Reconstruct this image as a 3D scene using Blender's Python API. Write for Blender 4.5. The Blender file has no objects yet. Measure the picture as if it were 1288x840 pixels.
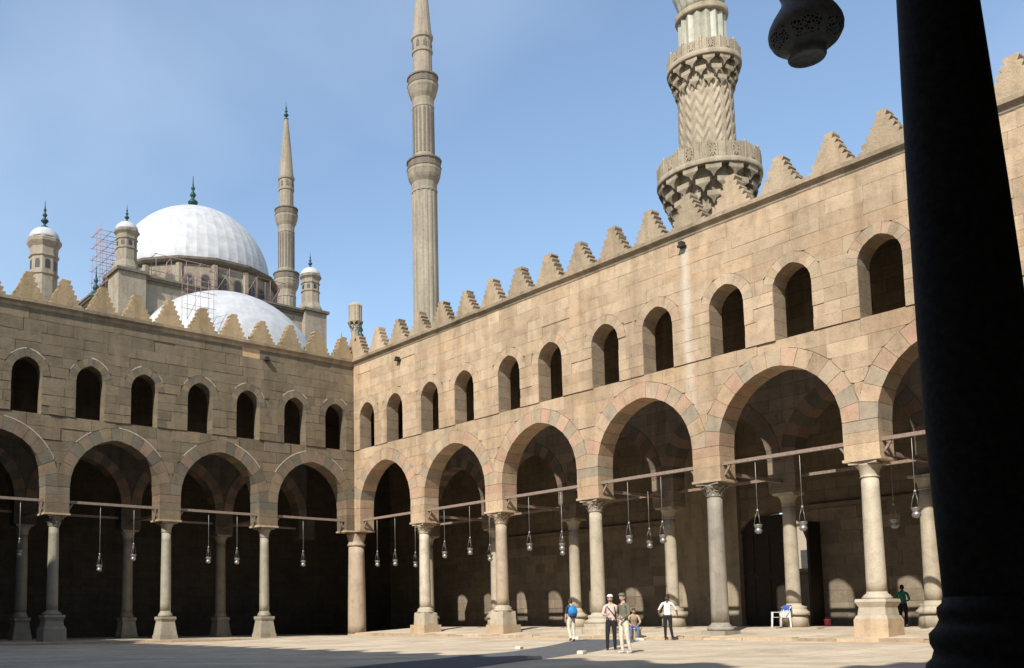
import bpy, bmesh, math, random
from mathutils import Vector, Matrix
random.seed(7)
sc = bpy.context.scene
C = sc.collection
R_ = math.radians

# ------------------------------------------------------------------ camera
cam_d = bpy.data.cameras.new('camera'); cam = bpy.data.objects.new('camera', cam_d); C.objects.link(cam)
right = Vector((.81749, -.57589, -.00752)); up = Vector((-.05038, -.08451, .99515)); fwd = Vector((.57373, .81315, .09810))
m = Matrix((right, up, -fwd)).transposed().to_4x4()
m.translation = Vector((-32.671, -45.829, 1.0))
cam.matrix_world = m
cam_d.sensor_fit = 'HORIZONTAL'; cam_d.sensor_width = 36.0; cam_d.lens = 32.968
cam_d.shift_x = .1581; cam_d.shift_y = .1905
cam_d.clip_start = .1; cam_d.clip_end = 4000
sc.camera = cam

# ------------------------------------------------------------------ sky and sun
SUN = Vector((-1, -.43, .95)).normalized()
elev = math.asin(SUN.z); rot = math.atan2(SUN.x, SUN.y)
world = bpy.data.worlds.new('World'); sc.world = world; world.use_nodes = True
wn = world.node_tree.nodes; wl = world.node_tree.links; wn.clear()
sky = wn.new('ShaderNodeTexSky'); sky.sky_type = 'NISHITA'; sky.sun_disc = False
sky.sun_elevation = elev; sky.sun_rotation = rot; sky.altitude = 100; sky.air_density = 1.3; sky.dust_density = .6; sky.ozone_density = 3.0
bg = wn.new('ShaderNodeBackground'); bg.inputs['Strength'].default_value = .15
wl.new(sky.outputs[0], bg.inputs['Color'])
tc = wn.new('ShaderNodeTexCoord'); mp = wn.new('ShaderNodeMapping'); mp.inputs['Scale'].default_value = (1.3, 1.3, 1.8); mp.inputs['Location'].default_value = (5.3, .4, 1.4)
nz = wn.new('ShaderNodeTexNoise'); nz.inputs['Scale'].default_value = 1.4; nz.inputs['Detail'].default_value = 5; nz.inputs['Roughness'].default_value = .45; nz.inputs['Distortion'].default_value = .25
rp = wn.new('ShaderNodeValToRGB'); rp.color_ramp.elements[0].position = .41; rp.color_ramp.elements[1].position = .76
rp.color_ramp.elements[1].color = (.46, .46, .46, 1); rp.color_ramp.elements[0].color = (.06, .06, .06, 1)
bg2 = wn.new('ShaderNodeBackground'); bg2.inputs['Color'].default_value = (.70, .84, 1, 1); bg2.inputs['Strength'].default_value = 1.0
mx = wn.new('ShaderNodeMixShader'); wo = wn.new('ShaderNodeOutputWorld')
wl.new(tc.outputs['Generated'], mp.inputs[0]); wl.new(mp.outputs[0], nz.inputs['Vector']); wl.new(nz.outputs['Fac'], rp.inputs[0])
wl.new(rp.outputs[0], mx.inputs[0]); wl.new(bg.outputs[0], mx.inputs[1]); wl.new(bg2.outputs[0], mx.inputs[2]); wl.new(mx.outputs[0], wo.inputs[0])
sd = bpy.data.lights.new('sun', 'SUN'); sd.energy = 5.0; sd.angle = R_(.53); sd.color = (1, .945, .86)
sun = bpy.data.objects.new('sun', sd); C.objects.link(sun); sun.rotation_euler = (-SUN).to_track_quat('-Z', 'Y').to_euler(); sun.location = (-60, -30, 60)
sc.view_settings.view_transform = 'Standard'; sc.view_settings.look = 'None'; sc.view_settings.gamma = 1; sc.view_settings.exposure = 0.3
sc.cycles.max_bounces = 6; sc.cycles.diffuse_bounces = 3; sc.cycles.glossy_bounces = 2; sc.cycles.transmission_bounces = 4
sc.cycles.use_denoising = True; sc.cycles.caustics_reflective = False; sc.cycles.caustics_refractive = False

# ------------------------------------------------------------------ materials
def new_mat(name):
    mt = bpy.data.materials.new(name); mt.use_nodes = True
    nt = mt.node_tree; b = nt.nodes['Principled BSDF']
    b.inputs['Roughness'].default_value = .85; b.inputs['Specular IOR Level'].default_value = .25
    return mt, nt, b
def N(nt, t, **k):
    n = nt.nodes.new(t)
    for a, v in k.items():
        if a in n.inputs: n.inputs[a].default_value = v
        else: setattr(n, a, v)
    return n
def mixc(nt, blend, fac, a, b):
    n = nt.nodes.new('ShaderNodeMix'); n.data_type = 'RGBA'; n.blend_type = blend; n.clamp_factor = True
    for i, v in ((0, fac), (6, a), (7, b)):
        if hasattr(v, 'links'): nt.links.new(v, n.inputs[i])
        elif isinstance(v, (int, float)): n.inputs[i].default_value = v
        else: n.inputs[i].default_value = (*v, 1)
    return n.outputs[2]
def ramp(nt, src, pts, interp='LINEAR'):
    r = nt.nodes.new('ShaderNodeValToRGB'); r.color_ramp.interpolation = interp
    e = r.color_ramp.elements
    while len(e) < len(pts): e.new(.5)
    for i, (p, c) in enumerate(pts):
        e[i].position = p; e[i].color = (c, c, c, 1) if isinstance(c, (int, float)) else (*c, 1)
    nt.links.new(src, r.inputs[0]); return r.outputs[0]
def math_(nt, op, a, b=None):
    n = nt.nodes.new('ShaderNodeMath'); n.operation = op
    for i, v in enumerate((a, b)):
        if v is None: continue
        if hasattr(v, 'links'): nt.links.new(v, n.inputs[i])
        else: n.inputs[i].default_value = v
    return n.outputs[0]
def pos_noise(nt, scale, detail=4, rough=.55, stretch=None):
    g = N(nt, 'ShaderNodeNewGeometry'); src = g.outputs['Position']
    if stretch:
        mpn = N(nt, 'ShaderNodeMapping'); mpn.inputs['Scale'].default_value = stretch; nt.links.new(src, mpn.inputs[0]); src = mpn.outputs[0]
    n = N(nt, 'ShaderNodeTexNoise'); n.inputs['Scale'].default_value = scale; n.inputs['Detail'].default_value = detail; n.inputs['Roughness'].default_value = rough
    nt.links.new(src, n.inputs['Vector']); return n.outputs['Fac']

def stone(name, cols, vary=1.0, bump=.35, courses=None, streak=.35, rough=.9, stain=None):
    """cols: list of base colours picked per stone; courses: 'X' or 'Y' adds coursed joints on walls that run along that axis"""
    mt, nt, b = new_mat(name); L = nt.links
    g = N(nt, 'ShaderNodeNewGeometry'); oi = N(nt, 'ShaderNodeObjectInfo')
    rnd = math_(nt, 'FRACT', math_(nt, 'ADD', g.outputs['Random Per Island'], oi.outputs['Random']))
    k = len(cols)
    base = ramp(nt, rnd, [(i / k, c) for i, c in enumerate(cols)], 'CONSTANT') if k > 1 else None
    if base is None:
        rgb = N(nt, 'ShaderNodeRGB'); rgb.outputs[0].default_value = (*cols[0], 1); base = rgb.outputs[0]
    rnd2 = math_(nt, 'FRACT', math_(nt, 'MULTIPLY', rnd, 7.31))
    base = mixc(nt, 'MULTIPLY', .8 * vary, base, ramp(nt, rnd2, [(0, .82), (1, 1.12)]))
    h = None
    if courses:
        sx = N(nt, 'ShaderNodeSeparateXYZ'); L.new(g.outputs['Position'], sx.inputs[0])
        cb = N(nt, 'ShaderNodeCombineXYZ'); L.new(sx.outputs[courses], cb.inputs[0]); L.new(sx.outputs['Z'], cb.inputs[1])
        bt = N(nt, 'ShaderNodeTexBrick'); bt.offset = .5; L.new(cb.outputs[0], bt.inputs['Vector'])
        for kk, v in (('Scale', 1), ('Brick Width', 1.15), ('Row Height', .55), ('Mortar Size', .012), ('Mortar Smooth', .2), ('Bias', 0)): bt.inputs[kk].default_value = v
        bt.inputs['Color1'].default_value = (.78, .78, .78, 1); bt.inputs['Color2'].default_value = (1.1, 1.08, 1.05, 1); bt.inputs['Mortar'].default_value = (.5, .48, .45, 1)
        base = mixc(nt, 'MULTIPLY', .9, base, bt.outputs['Color']); h = math_(nt, 'MULTIPLY', bt.outputs['Fac'], -1.2)
    base = mixc(nt, 'MULTIPLY', .75, base, ramp(nt, pos_noise(nt, 2.3, 6, .65), [(.28, .66), (.5, 1.0), (.75, 1.14)]))
    base = mixc(nt, 'MULTIPLY', .8, base, ramp(nt, pos_noise(nt, .22, 4, .6), [(.3, (.80, .79, .76)), (.62, (1.08, 1.05, 1.0))]))
    base = mixc(nt, 'MULTIPLY', streak, base, ramp(nt, pos_noise(nt, 1.0, 5, .6, (1.3, 1.3, .12)), [(.32, (.55, .53, .5)), (.55, 1.0)]))
    base = mixc(nt, 'MULTIPLY', .5, base, ramp(nt, pos_noise(nt, 17, 4, .7), [(.3, .62), (.5, 1.0), (.8, 1.1)]))
    if stain:
        base = stain(nt, base, g)
    L.new(base, b.inputs['Base Color']); b.inputs['Roughness'].default_value = rough
    hh = math_(nt, 'ADD', pos_noise(nt, 9, 7, .7), math_(nt, 'MULTIPLY', pos_noise(nt, 45, 3, .6), .4))
    if h is not None: hh = math_(nt, 'ADD', hh, h)
    bp = N(nt, 'ShaderNodeBump'); bp.inputs['Strength'].default_value = bump; bp.inputs['Distance'].default_value = .05
    L.new(hh, bp.inputs['Height']); L.new(bp.outputs[0], b.inputs['Normal'])
    return mt
def plain(name, col, rough=.6, metal=0, noise=.25, nscale=8, spec=.3, bump=0):
    mt, nt, b = new_mat(name)
    rgb = N(nt, 'ShaderNodeRGB'); rgb.outputs[0].default_value = (*col, 1)
    base = mixc(nt, 'MULTIPLY', 1.0, rgb.outputs[0], ramp(nt, pos_noise(nt, nscale, 5, .6), [(.3, 1 - noise), (.7, 1 + noise * .4)]))
    nt.links.new(base, b.inputs['Base Color']); b.inputs['Roughness'].default_value = rough; b.inputs['Metallic'].default_value = metal; b.inputs['Specular IOR Level'].default_value = spec
    if bump:
        bp = N(nt, 'ShaderNodeBump'); bp.inputs['Strength'].default_value = bump; bp.inputs['Distance'].default_value = .02
        nt.links.new(pos_noise(nt, nscale * 2, 5, .6), bp.inputs['Height']); nt.links.new(bp.outputs[0], b.inputs['Normal'])
    return mt
def drain_stain(nt, base, g):
    # pale lime run-off below the spout in the sunlit wall (world y about -23.35)
    sx = N(nt, 'ShaderNodeSeparateXYZ'); nt.links.new(g.outputs['Position'], sx.inputs[0])
    d = math_(nt, 'ABSOLUTE', math_(nt, 'ADD', sx.outputs['Y'], 23.45))
    d = math_(nt, 'ADD', d, math_(nt, 'MULTIPLY', math_(nt, 'SUBTRACT', pos_noise(nt, 1.6, 4), .5), .35))
    f = ramp(nt, d, [(.05, .75), (.3, 0.0)])
    fz = ramp(nt, math_(nt, 'DIVIDE', sx.outputs['Z'], 20), [(.40, 0.0), (.55, .8), (.80, 1.0), (.815, 0.0)])
    return mixc(nt, 'MIX', math_(nt, 'MULTIPLY', math_(nt, 'MULTIPLY', f, fz), .8), base, (.62, .56, .46))
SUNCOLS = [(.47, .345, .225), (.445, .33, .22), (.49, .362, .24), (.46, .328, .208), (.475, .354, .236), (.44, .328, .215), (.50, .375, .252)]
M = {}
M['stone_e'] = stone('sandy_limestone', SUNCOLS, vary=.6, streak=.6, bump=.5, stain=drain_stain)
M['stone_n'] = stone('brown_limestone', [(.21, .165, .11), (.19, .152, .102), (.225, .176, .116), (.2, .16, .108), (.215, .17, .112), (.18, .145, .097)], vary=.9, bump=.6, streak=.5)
M['core_e'] = stone('lime_mortar', [(.34, .265, .185)], courses='Y')
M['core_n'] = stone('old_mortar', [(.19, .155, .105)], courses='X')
M['int_e'] = stone('shade_toned_limestone', [(.225, .186, .14)], courses='Y', bump=.5)  # inner walls: arcade shade is put into the colour, darker than the court stone
M['int_n'] = stone('shade_toned_brown_limestone', [(.095, .082, .066)], courses='X', bump=.5)  # brown stone with the shade under the arcade put into its colour
M['red'] = stone('red_limestone', [(.46, .295, .205), (.45, .305, .21), (.47, .32, .22), (.465, .335, .23)], vary=.6)
M['grey'] = stone('grey_limestone', [(.35, .29, .21), (.33, .28, .205), (.38, .31, .22), (.42, .33, .23)], vary=.6)
M['redf'] = stone('faded_red_limestone', [(.46, .325, .225), (.47, .345, .24)], vary=.5)
M['greyf'] = stone('faded_grey_limestone', [(.41, .325, .23), (.44, .345, .24)], vary=.5)
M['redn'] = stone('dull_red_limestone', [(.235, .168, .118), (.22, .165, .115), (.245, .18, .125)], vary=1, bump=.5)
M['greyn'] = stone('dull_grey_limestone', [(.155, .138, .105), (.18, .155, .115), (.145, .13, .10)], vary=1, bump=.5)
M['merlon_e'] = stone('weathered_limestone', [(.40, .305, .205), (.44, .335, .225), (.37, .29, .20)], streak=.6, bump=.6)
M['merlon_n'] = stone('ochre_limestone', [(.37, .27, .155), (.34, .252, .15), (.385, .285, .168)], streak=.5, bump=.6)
M['ochre'] = stone('ochre_block', [(.52, .36, .2)])
M['cornice'] = stone('cornice_limestone', [(.36, .285, .2), (.4, .31, .215), (.33, .265, .185)], streak=.7, bump=.5)
M['mortar'] = plain('pale_mortar', (.48, .42, .33), .95)
M['roof'] = plain('roof_timber', (.05, .035, .025), .9)
M['plaster'] = plain('roof_plaster', (.38, .31, .23), .95)
M['marble'] = stone('white_marble', [(.47, .415, .325), (.43, .38, .30), (.49, .435, .345)], vary=.6, bump=.12, streak=.5, rough=.6)
M['greymarble'] = stone('veined_grey_marble', [(.34, .31, .26)], vary=.4, bump=.12, streak=.8, rough=.55)
M['pinkmarble'] = stone('pink_granite', [(.42, .335, .25)], vary=.4, bump=.15, streak=.5, rough=.6)
M['shaden'] = stone('grey_green_marble', [(.31, .285, .225), (.28, .255, .20)], vary=.5, bump=.12, streak=.6, rough=.6)
M['plinth'] = stone('tan_plinth_stone', [(.50, .38, .26), (.46, .35, .24)], bump=.4)
M['blackgranite'] = plain('black_granite', (.055, .05, .045), .7, noise=.5, nscale=20, bump=.15, spec=.15)
M['wood'] = plain('grey_wood', (.27, .2, .155), .8, noise=.4, nscale=14, bump=.3)
M['door'] = plain('dark_door_wood', (.035, .025, .018), .7, noise=.4)
M['iron'] = plain('dark_iron', (.06, .055, .05), .5, .6)
M['lampmetal'] = plain('dull_pewter', (.30, .29, .27), .42, .55, noise=.35, nscale=30)
M['lampdark'] = plain('blackened_copper', (.5, .49, .47), .55, .0, noise=.4, nscale=30, bump=.2)
M['mat'] = plain('grey_floor_mat', (.115, .118, .125), .95, noise=.35, nscale=5)
M['whiteblock'] = stone('white_stone', [(.74, .70, .62)], vary=.3)
M['dome'] = plain('white_lead_dome', (.45, .455, .46), .5, noise=.22, nscale=.7)
M['mosque'] = stone('pale_alabaster_block', [(.30, .262, .208)], vary=.2, bump=.1, streak=.6)
M['mosqued'] = stone('grey_stone_trim', [(.165, .145, .12)], vary=.2, bump=.1, streak=.6)
M['glassdark'] = plain('dark_window', (.05, .05, .05), .4)
M['finial'] = plain('green_copper', (.02, .06, .052), .5, .2)
M['scaffold'] = plain('red_scaffold_tube', (.32, .20, .19), .7)
M['faience'] = stone('green_glazed_tile', [(.42, .41, .33), (.45, .43, .35)], vary=.8, bump=.1, streak=.7, rough=.45)
M['minaret'] = stone('carved_limestone', [(.365, .308, .228)], vary=.3, bump=.5, streak=.7)
M['plastic'] = plain('white_plastic', (.78, .77, .74), .4, noise=.08)
M['bluecloth'] = plain('blue_cloth', (.06, .13, .42), .9, noise=.3)
M['redplastic'] = plain('red_plastic', (.22, .02, .03), .6, noise=.2)
def floor_mat():
    mt, nt, b = new_mat('worn_marble_paving'); L = nt.links
    g = N(nt, 'ShaderNodeNewGeometry')
    bt = N(nt, 'ShaderNodeTexBrick'); bt.offset = .5; L.new(g.outputs['Position'], bt.inputs['Vector'])
    for kk, v in (('Scale', 1), ('Brick Width', 1.6), ('Row Height', .9), ('Mortar Size', .018), ('Mortar Smooth', .3), ('Bias', 0)): bt.inputs[kk].default_value = v
    bt.inputs['Color1'].default_value = (.50, .415, .305, 1); bt.inputs['Color2'].default_value = (.585, .49, .365, 1); bt.inputs['Mortar'].default_value = (.36, .3, .22, 1)
    base = mixc(nt, 'MULTIPLY', .8, bt.outputs['Color'], ramp(nt, pos_noise(nt, .5, 6, .65), [(.3, (.66, .64, .60)), (.6, 1.06)]))
    base = mixc(nt, 'MULTIPLY', .5, base, ramp(nt, pos_noise(nt, 3.5, 6, .75), [(.3, .6), (.55, 1.06)]))
    L.new(base, b.inputs['Base Color']); b.inputs['Roughness'].default_value = .8
    return mt
M['floor'] = floor_mat()
M['sand'] = plain('desert_ground', (.36, .29, .2), .95, noise=.3, nscale=.3)

# ------------------------------------------------------------------ mesh helpers
class MB:
    def __init__(s): s.v = []; s.f = []; s.m = []; s.sm = []
    def add(s, vs, fs, mi=0, smooth=False):
        o = len(s.v); s.v += [tuple(x) for x in vs]; s.f += [tuple(i + o for i in f) for f in fs]; s.m += [mi] * len(fs); s.sm += [smooth] * len(fs); return s
    def box(s, x0, x1, y0, y1, z0, z1, mi=0):
        return s.add([(x0, y0, z0), (x1, y0, z0), (x1, y1, z0), (x0, y1, z0), (x0, y0, z1), (x1, y0, z1), (x1, y1, z1), (x0, y1, z1)],
                     [(0, 3, 2, 1), (4, 5, 6, 7), (0, 1, 5, 4), (1, 2, 6, 5), (2, 3, 7, 6), (3, 0, 4, 7)], mi)
    def frustum(s, hw0, z0, hw1, z1, cx=0, cy=0, mi=0):
        a, b = hw0, hw1
        return s.add([(cx - a, cy - a, z0), (cx + a, cy - a, z0), (cx + a, cy + a, z0), (cx - a, cy + a, z0), (cx - b, cy - b, z1), (cx + b, cy - b, z1), (cx + b, cy + b, z1), (cx - b, cy + b, z1)],
                     [(0, 3, 2, 1), (4, 5, 6, 7), (0, 1, 5, 4), (1, 2, 6, 5), (2, 3, 7, 6), (3, 0, 4, 7)], mi)
    def prism(s, poly, w0, w1, fr=lambda u, w, z: (u, w, z), mi=0):
        n = len(poly)
        vs = [fr(u, w0, z) for u, z in poly] + [fr(u, w1, z) for u, z in poly]
        fs = [tuple(range(n - 1, -1, -1)), tuple(range(n, 2 * n))] + [(i, (i + 1) % n, n + (i + 1) % n, n + i) for i in range(n)]
        return s.add(vs, fs, mi)
    def lathe(s, prof, n=24, c=(0, 0, 0), mi=0, smooth=True, rad=None, a0=0.0, caps=True):
        vs = []; k = len(prof)
        for r, z in prof:
            for i in range(n):
                a = a0 + 2 * math.pi * i / n; rr = r * (rad(i, z) if rad else 1)
                vs.append((c[0] + rr * math.cos(a), c[1] + rr * math.sin(a), c[2] + z))
        fs = [(j * n + i, j * n + (i + 1) % n, (j + 1) * n + (i + 1) % n, (j + 1) * n + i) for j in range(k - 1) for i in range(n)]
        s.add(vs, fs, mi, smooth)
        if caps:
            o = len(s.v) - len(vs)
            s.f += [tuple(o + i for i in range(n - 1, -1, -1)), tuple(o + (k - 1) * n + i for i in range(n))]; s.m += [mi] * 2; s.sm += [False] * 2
        return s
    def tube(s, pts, r, n=8, mi=0, smooth=True):
        pts = [Vector(p) for p in pts]; rs = r if isinstance(r, (list, tuple)) else [r] * len(pts)
        vs = []
        for i, p in enumerate(pts):
            d = (pts[min(i + 1, len(pts) - 1)] - pts[max(i - 1, 0)]).normalized()
            a = d.orthogonal().normalized() if i == 0 else (a - d * a.dot(d)).normalized()
            b = d.cross(a)
            for k in range(n):
                t = 2 * math.pi * k / n; vs.append(p + (a * math.cos(t) + b * math.sin(t)) * rs[i])
        fs = [(j * n + k, j * n + (k + 1) % n, (j + 1) * n + (k + 1) % n, (j + 1) * n + k) for j in range(len(pts) - 1) for k in range(n)]
        fs += [tuple(range(n - 1, -1, -1)), tuple((len(pts) - 1) * n + k for k in range(n))]
        return s.add(vs, fs, mi, smooth)
    def ball(s, c, rx, ry, rz, n=16, k=10, mi=0):
        prof = [(max(math.sin(math.pi * j / k), .001), -math.cos(math.pi * j / k)) for j in range(k + 1)]
        vs = [(c[0] + rx * r * math.cos(2 * math.pi * i / n), c[1] + ry * r * math.sin(2 * math.pi * i / n), c[2] + rz * z) for r, z in prof for i in range(n)]
        fs = [(j * n + i, j * n + (i + 1) % n, (j + 1) * n + (i + 1) % n, (j + 1) * n + i) for j in range(k) for i in range(n)]
        return s.add(vs, fs, mi, True)
    def build(s, name, mats, parent=None, origin=None):
        """verts are world coordinates for top-level/parts of unrotated things"""
        q = parent
        while q is not None and 'base' not in q: q = q.parent
        o = Vector(origin) if origin is not None else (Vector(q['base']) if q is not None else Vector((0, 0, 0)))
        me = bpy.data.meshes.new(name)
        me.from_pydata([tuple(Vector(v) - o) for v in s.v], [], s.f)
        for mt in (mats if isinstance(mats, (list, tuple)) else [mats]): me.materials.append(M[mt] if isinstance(mt, str) else mt)
        me.polygons.foreach_set('material_index', s.m); me.polygons.foreach_set('use_smooth', s.sm)
        bm = bmesh.new(); bm.from_mesh(me); bmesh.ops.recalc_face_normals(bm, faces=bm.faces); bm.to_mesh(me); bm.free()
        ob = bpy.data.objects.new(name, me); C.objects.link(ob)
        if parent is not None: ob.parent = parent
        else: ob.location = o
        return ob
def tag(o, label=None, cat=None, group=None, kind=None):
    if label: o['label'] = label
    if cat: o['category'] = cat
    if group: o['group'] = group
    if kind: o['kind'] = kind
    return o
def thing(name, label, cat, base=(0, 0, 0), group=None, kind='thing', rotz=0):
    o = bpy.data.objects.new(name, None); C.objects.link(o); o.location = base; o.rotation_euler[2] = rotz; o.empty_display_size = .2
    tag(o, label, cat, group, kind); return o
def wthing(name, label, cat, base=(0, 0, 0), group=None):       # parts given in world coordinates
    o = thing(name, label, cat, base, group); o['base'] = base; return o
def copy_tree(src, loc, rotz=0, label=None, group=None):
    def cp(o, par):
        c = o.copy(); C.objects.link(c); c.parent = par
        for ch in [x for x in bpy.data.objects if x.parent == o]: cp(ch, c)
        return c
    r = cp(src, None); r.location = loc; r.rotation_euler = (0, 0, rotz)
    if label: r['label'] = label
    if group: r['group'] = group
    return r
ORD = ['first', 'second', 'third', 'fourth', 'fifth', 'sixth', 'seventh', 'eighth', 'ninth', 'tenth', 'eleventh', 'twelfth', 'thirteenth', 'fourteenth', 'fifteenth', 'sixteenth', 'seventeenth', 'eighteenth']

# ------------------------------------------------------------------ frames: u along the wall from the corner, w towards the court, z up
YS = -43.94         # court face of the arcade the camera stands under
XW = -32.6
FE = lambda u, w, z: (-w, -u, z)
FN = lambda u, w, z: (-u, -w, z)
FS = lambda u, w, z: (-.37 - u, YS + w, z)
FW = lambda u, w, z: (XW + w, -u, z)
ZI, ZS, RISE, HA = 6.35, 7.76, 2.6, 2.4       # impost, springing, rise, half span
ZSILL, ZTOP = 11.3, 16.5

def arc(a, rise, t, s):
    """point on the (offset t) half arch, s=0 springing .. 1 apex; returns (distance from axis, height above springing)"""
    c = (rise * rise - a * a) / (2 * a); R = a + c + t; phi = math.acos(c / R); return R * math.cos(s * phi) - c, R * math.sin(s * phi)
def ext(d, a, rise, t):
    c = (rise * rise - a * a) / (2 * a); R = a + c + t
    return None if d > a + t else math.sqrt(max(R * R - (d + c) ** 2, 0))

def voussoirs(par, fr, cx, a, zs, rise, t, n, w0, w1, mats, clip=9, first=0, odd=None):
    mm = n / 2.0
    def P(k, tt):
        s = min(k, n - k) / mm; d, h = arc(a, rise, tt, s); d = min(d, clip); return (cx - d if k <= mm else cx + d), zs + h
    for k in range(n):
        e = .012
        i0, i1, o0, o1 = P(k + e, 0), P(k + 1 - e, 0), P(k + e, t), P(k + 1 - e, t)
        poly = [i0, i1, o1, o0]
        if k == n // 2: poly = [i0, (cx, zs + arc(a, rise, 0, 1)[1]), i1, o1, (cx, zs + arc(a, rise, t, 1)[1]), o0]
        pr = random.uniform(0, .014); mt = mats[(k + first) % len(mats)]
        if odd and random.random() < .22: mt = odd
        MB().prism(poly, w0, w1 + pr, fr).build('voussoir', mt, par)

def core_band_arches(b, fr, centers, half, a, zs, rise, t, ztop, w0, w1, ends=None):
    """wall strip above arches (cut at intrados+t), from centre-half to centre+half of every bay"""
    for cx in centers:
        xs = sorted({-half, half} | {-(a + t) + (2 * (a + t)) * i / 24 for i in range(25)} | {0.0})
        xs = [x for x in xs if -half <= x <= half]
        for x0, x1 in zip(xs, xs[1:]):
            z = []
            for x in (x0, x1):
                e = ext(abs(x), a, rise, t); z.append(zs + (e if e is not None else 0))
            b.prism([(cx + x0, z[0]), (cx + x1, z[1]), (cx + x1, ztop), (cx + x0, ztop)], w0, w1, fr)

class Blocks:
    """front facing stones; the ones that show largest become objects, the rest one stuff part"""
    def __init__(s, par, fr, mat, show, w, name='stone_block', jit=.014): s.par, s.fr, s.mat, s.show, s.w, s.rest, s.name, s.jit, s.n = par, fr, mat, show, w, MB(), name, jit, 0; s.g = .006
    def poly(s, p, mat=None):
        k_ = .010 if s.jit < .02 else .018
        p = [(a + random.uniform(-k_, k_) * .5, b + random.uniform(-k_, k_)) for a, b in p] if len(p) == 4 else p
        w1 = s.w + random.uniform(0, s.jit) - (.03 if random.random() < .05 else 0)
        cu = sum(q[0] for q in p) / len(p)
        if mat or (s.show[0] < cu < s.show[1] and s.n < 300):
            MB().prism(p, s.w - .06, w1, s.fr).build(s.name, mat or s.mat, s.par); s.n += 1
        else: s.rest.prism(p, s.w - .06, w1, s.fr)
    def done(s):
        if s.rest.v: tag(s.rest.build('masonry', s.mat, s.par), kind='stuff')
def course(bl, u0, u1, z0, z1, bottom, lo=.75, hi=1.55, special=None):
    u = u0; g = bl.g
    first = True
    while u < u1 - .05:
        ln = random.uniform(lo, hi) * (.6 if first and random.random() < .5 else 1); first = False
        v = min(u + ln, u1)
        if u1 - v < .35: v = u1
        a, b = u + g, v - g; zb, zt = z0 + g, z1 - g
        xs = sorted({a, b} | {a + (b - a) * i / 10 for i in range(11)} | {x for x in bottom(None) if a < x < b})
        run = []
        def flush(run):
            if len(run) > 1 and run[-1][0] - run[0][0] > .03:
                bot = []
                for q in run:       # drop collinear points
                    if len(bot) >= 2 and abs((bot[-1][1] - bot[-2][1]) * (q[0] - bot[-1][0]) - (q[1] - bot[-1][1]) * (bot[-1][0] - bot[-2][0])) < 1e-6: bot[-1] = q
                    else: bot.append(q)
                p = bot + [(run[-1][0], zt), (run[0][0], zt)]
                if abs(p[-1][1] - p[0][1]) < 1e-6: p = p[:-1]
                bl.poly(p, special(sum(q[0] for q in run) / len(run), (z0 + z1) / 2) if special else None)
        for x in xs:
            e = bottom(x); zz = max(zb, e if e is not None else -1)
            if zz < zt - .015: run.append((x, zz))
            else: flush(run); run = []
        flush(run); u = v
def bottom_fn(centers, a, zs, rise, t, below=None):
    edges = [c + sg * (a + t + d) for c in centers for sg in (-1, 1) for d in (-.001, .001)]
    def f(x):
        if x is None: return edges
        for c in centers:
            e = ext(abs(x - c), a, rise, t)
            if e is not None: return zs + e
        return None
    return f

def merlon_poly(cx, z0, hw=.80, tip=.15, h=1.42, n=6):
    left = []; rs = h / n
    for i in range(n):
        x0 = hw - (hw - tip) * i / (n - 1) * (1 + .08 * math.sin(math.pi * i / (n - 1)))
        left += [(x0 - .045 if i else x0, z0 + rs * i + .0), (x0 + .025, z0 + rs * (i + .62)), (x0 + .005, z0 + rs * (i + .97))]
    return [(cx + x, z) for x, z in left] + [(cx - x, z) for x, z in reversed(left)]

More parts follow.
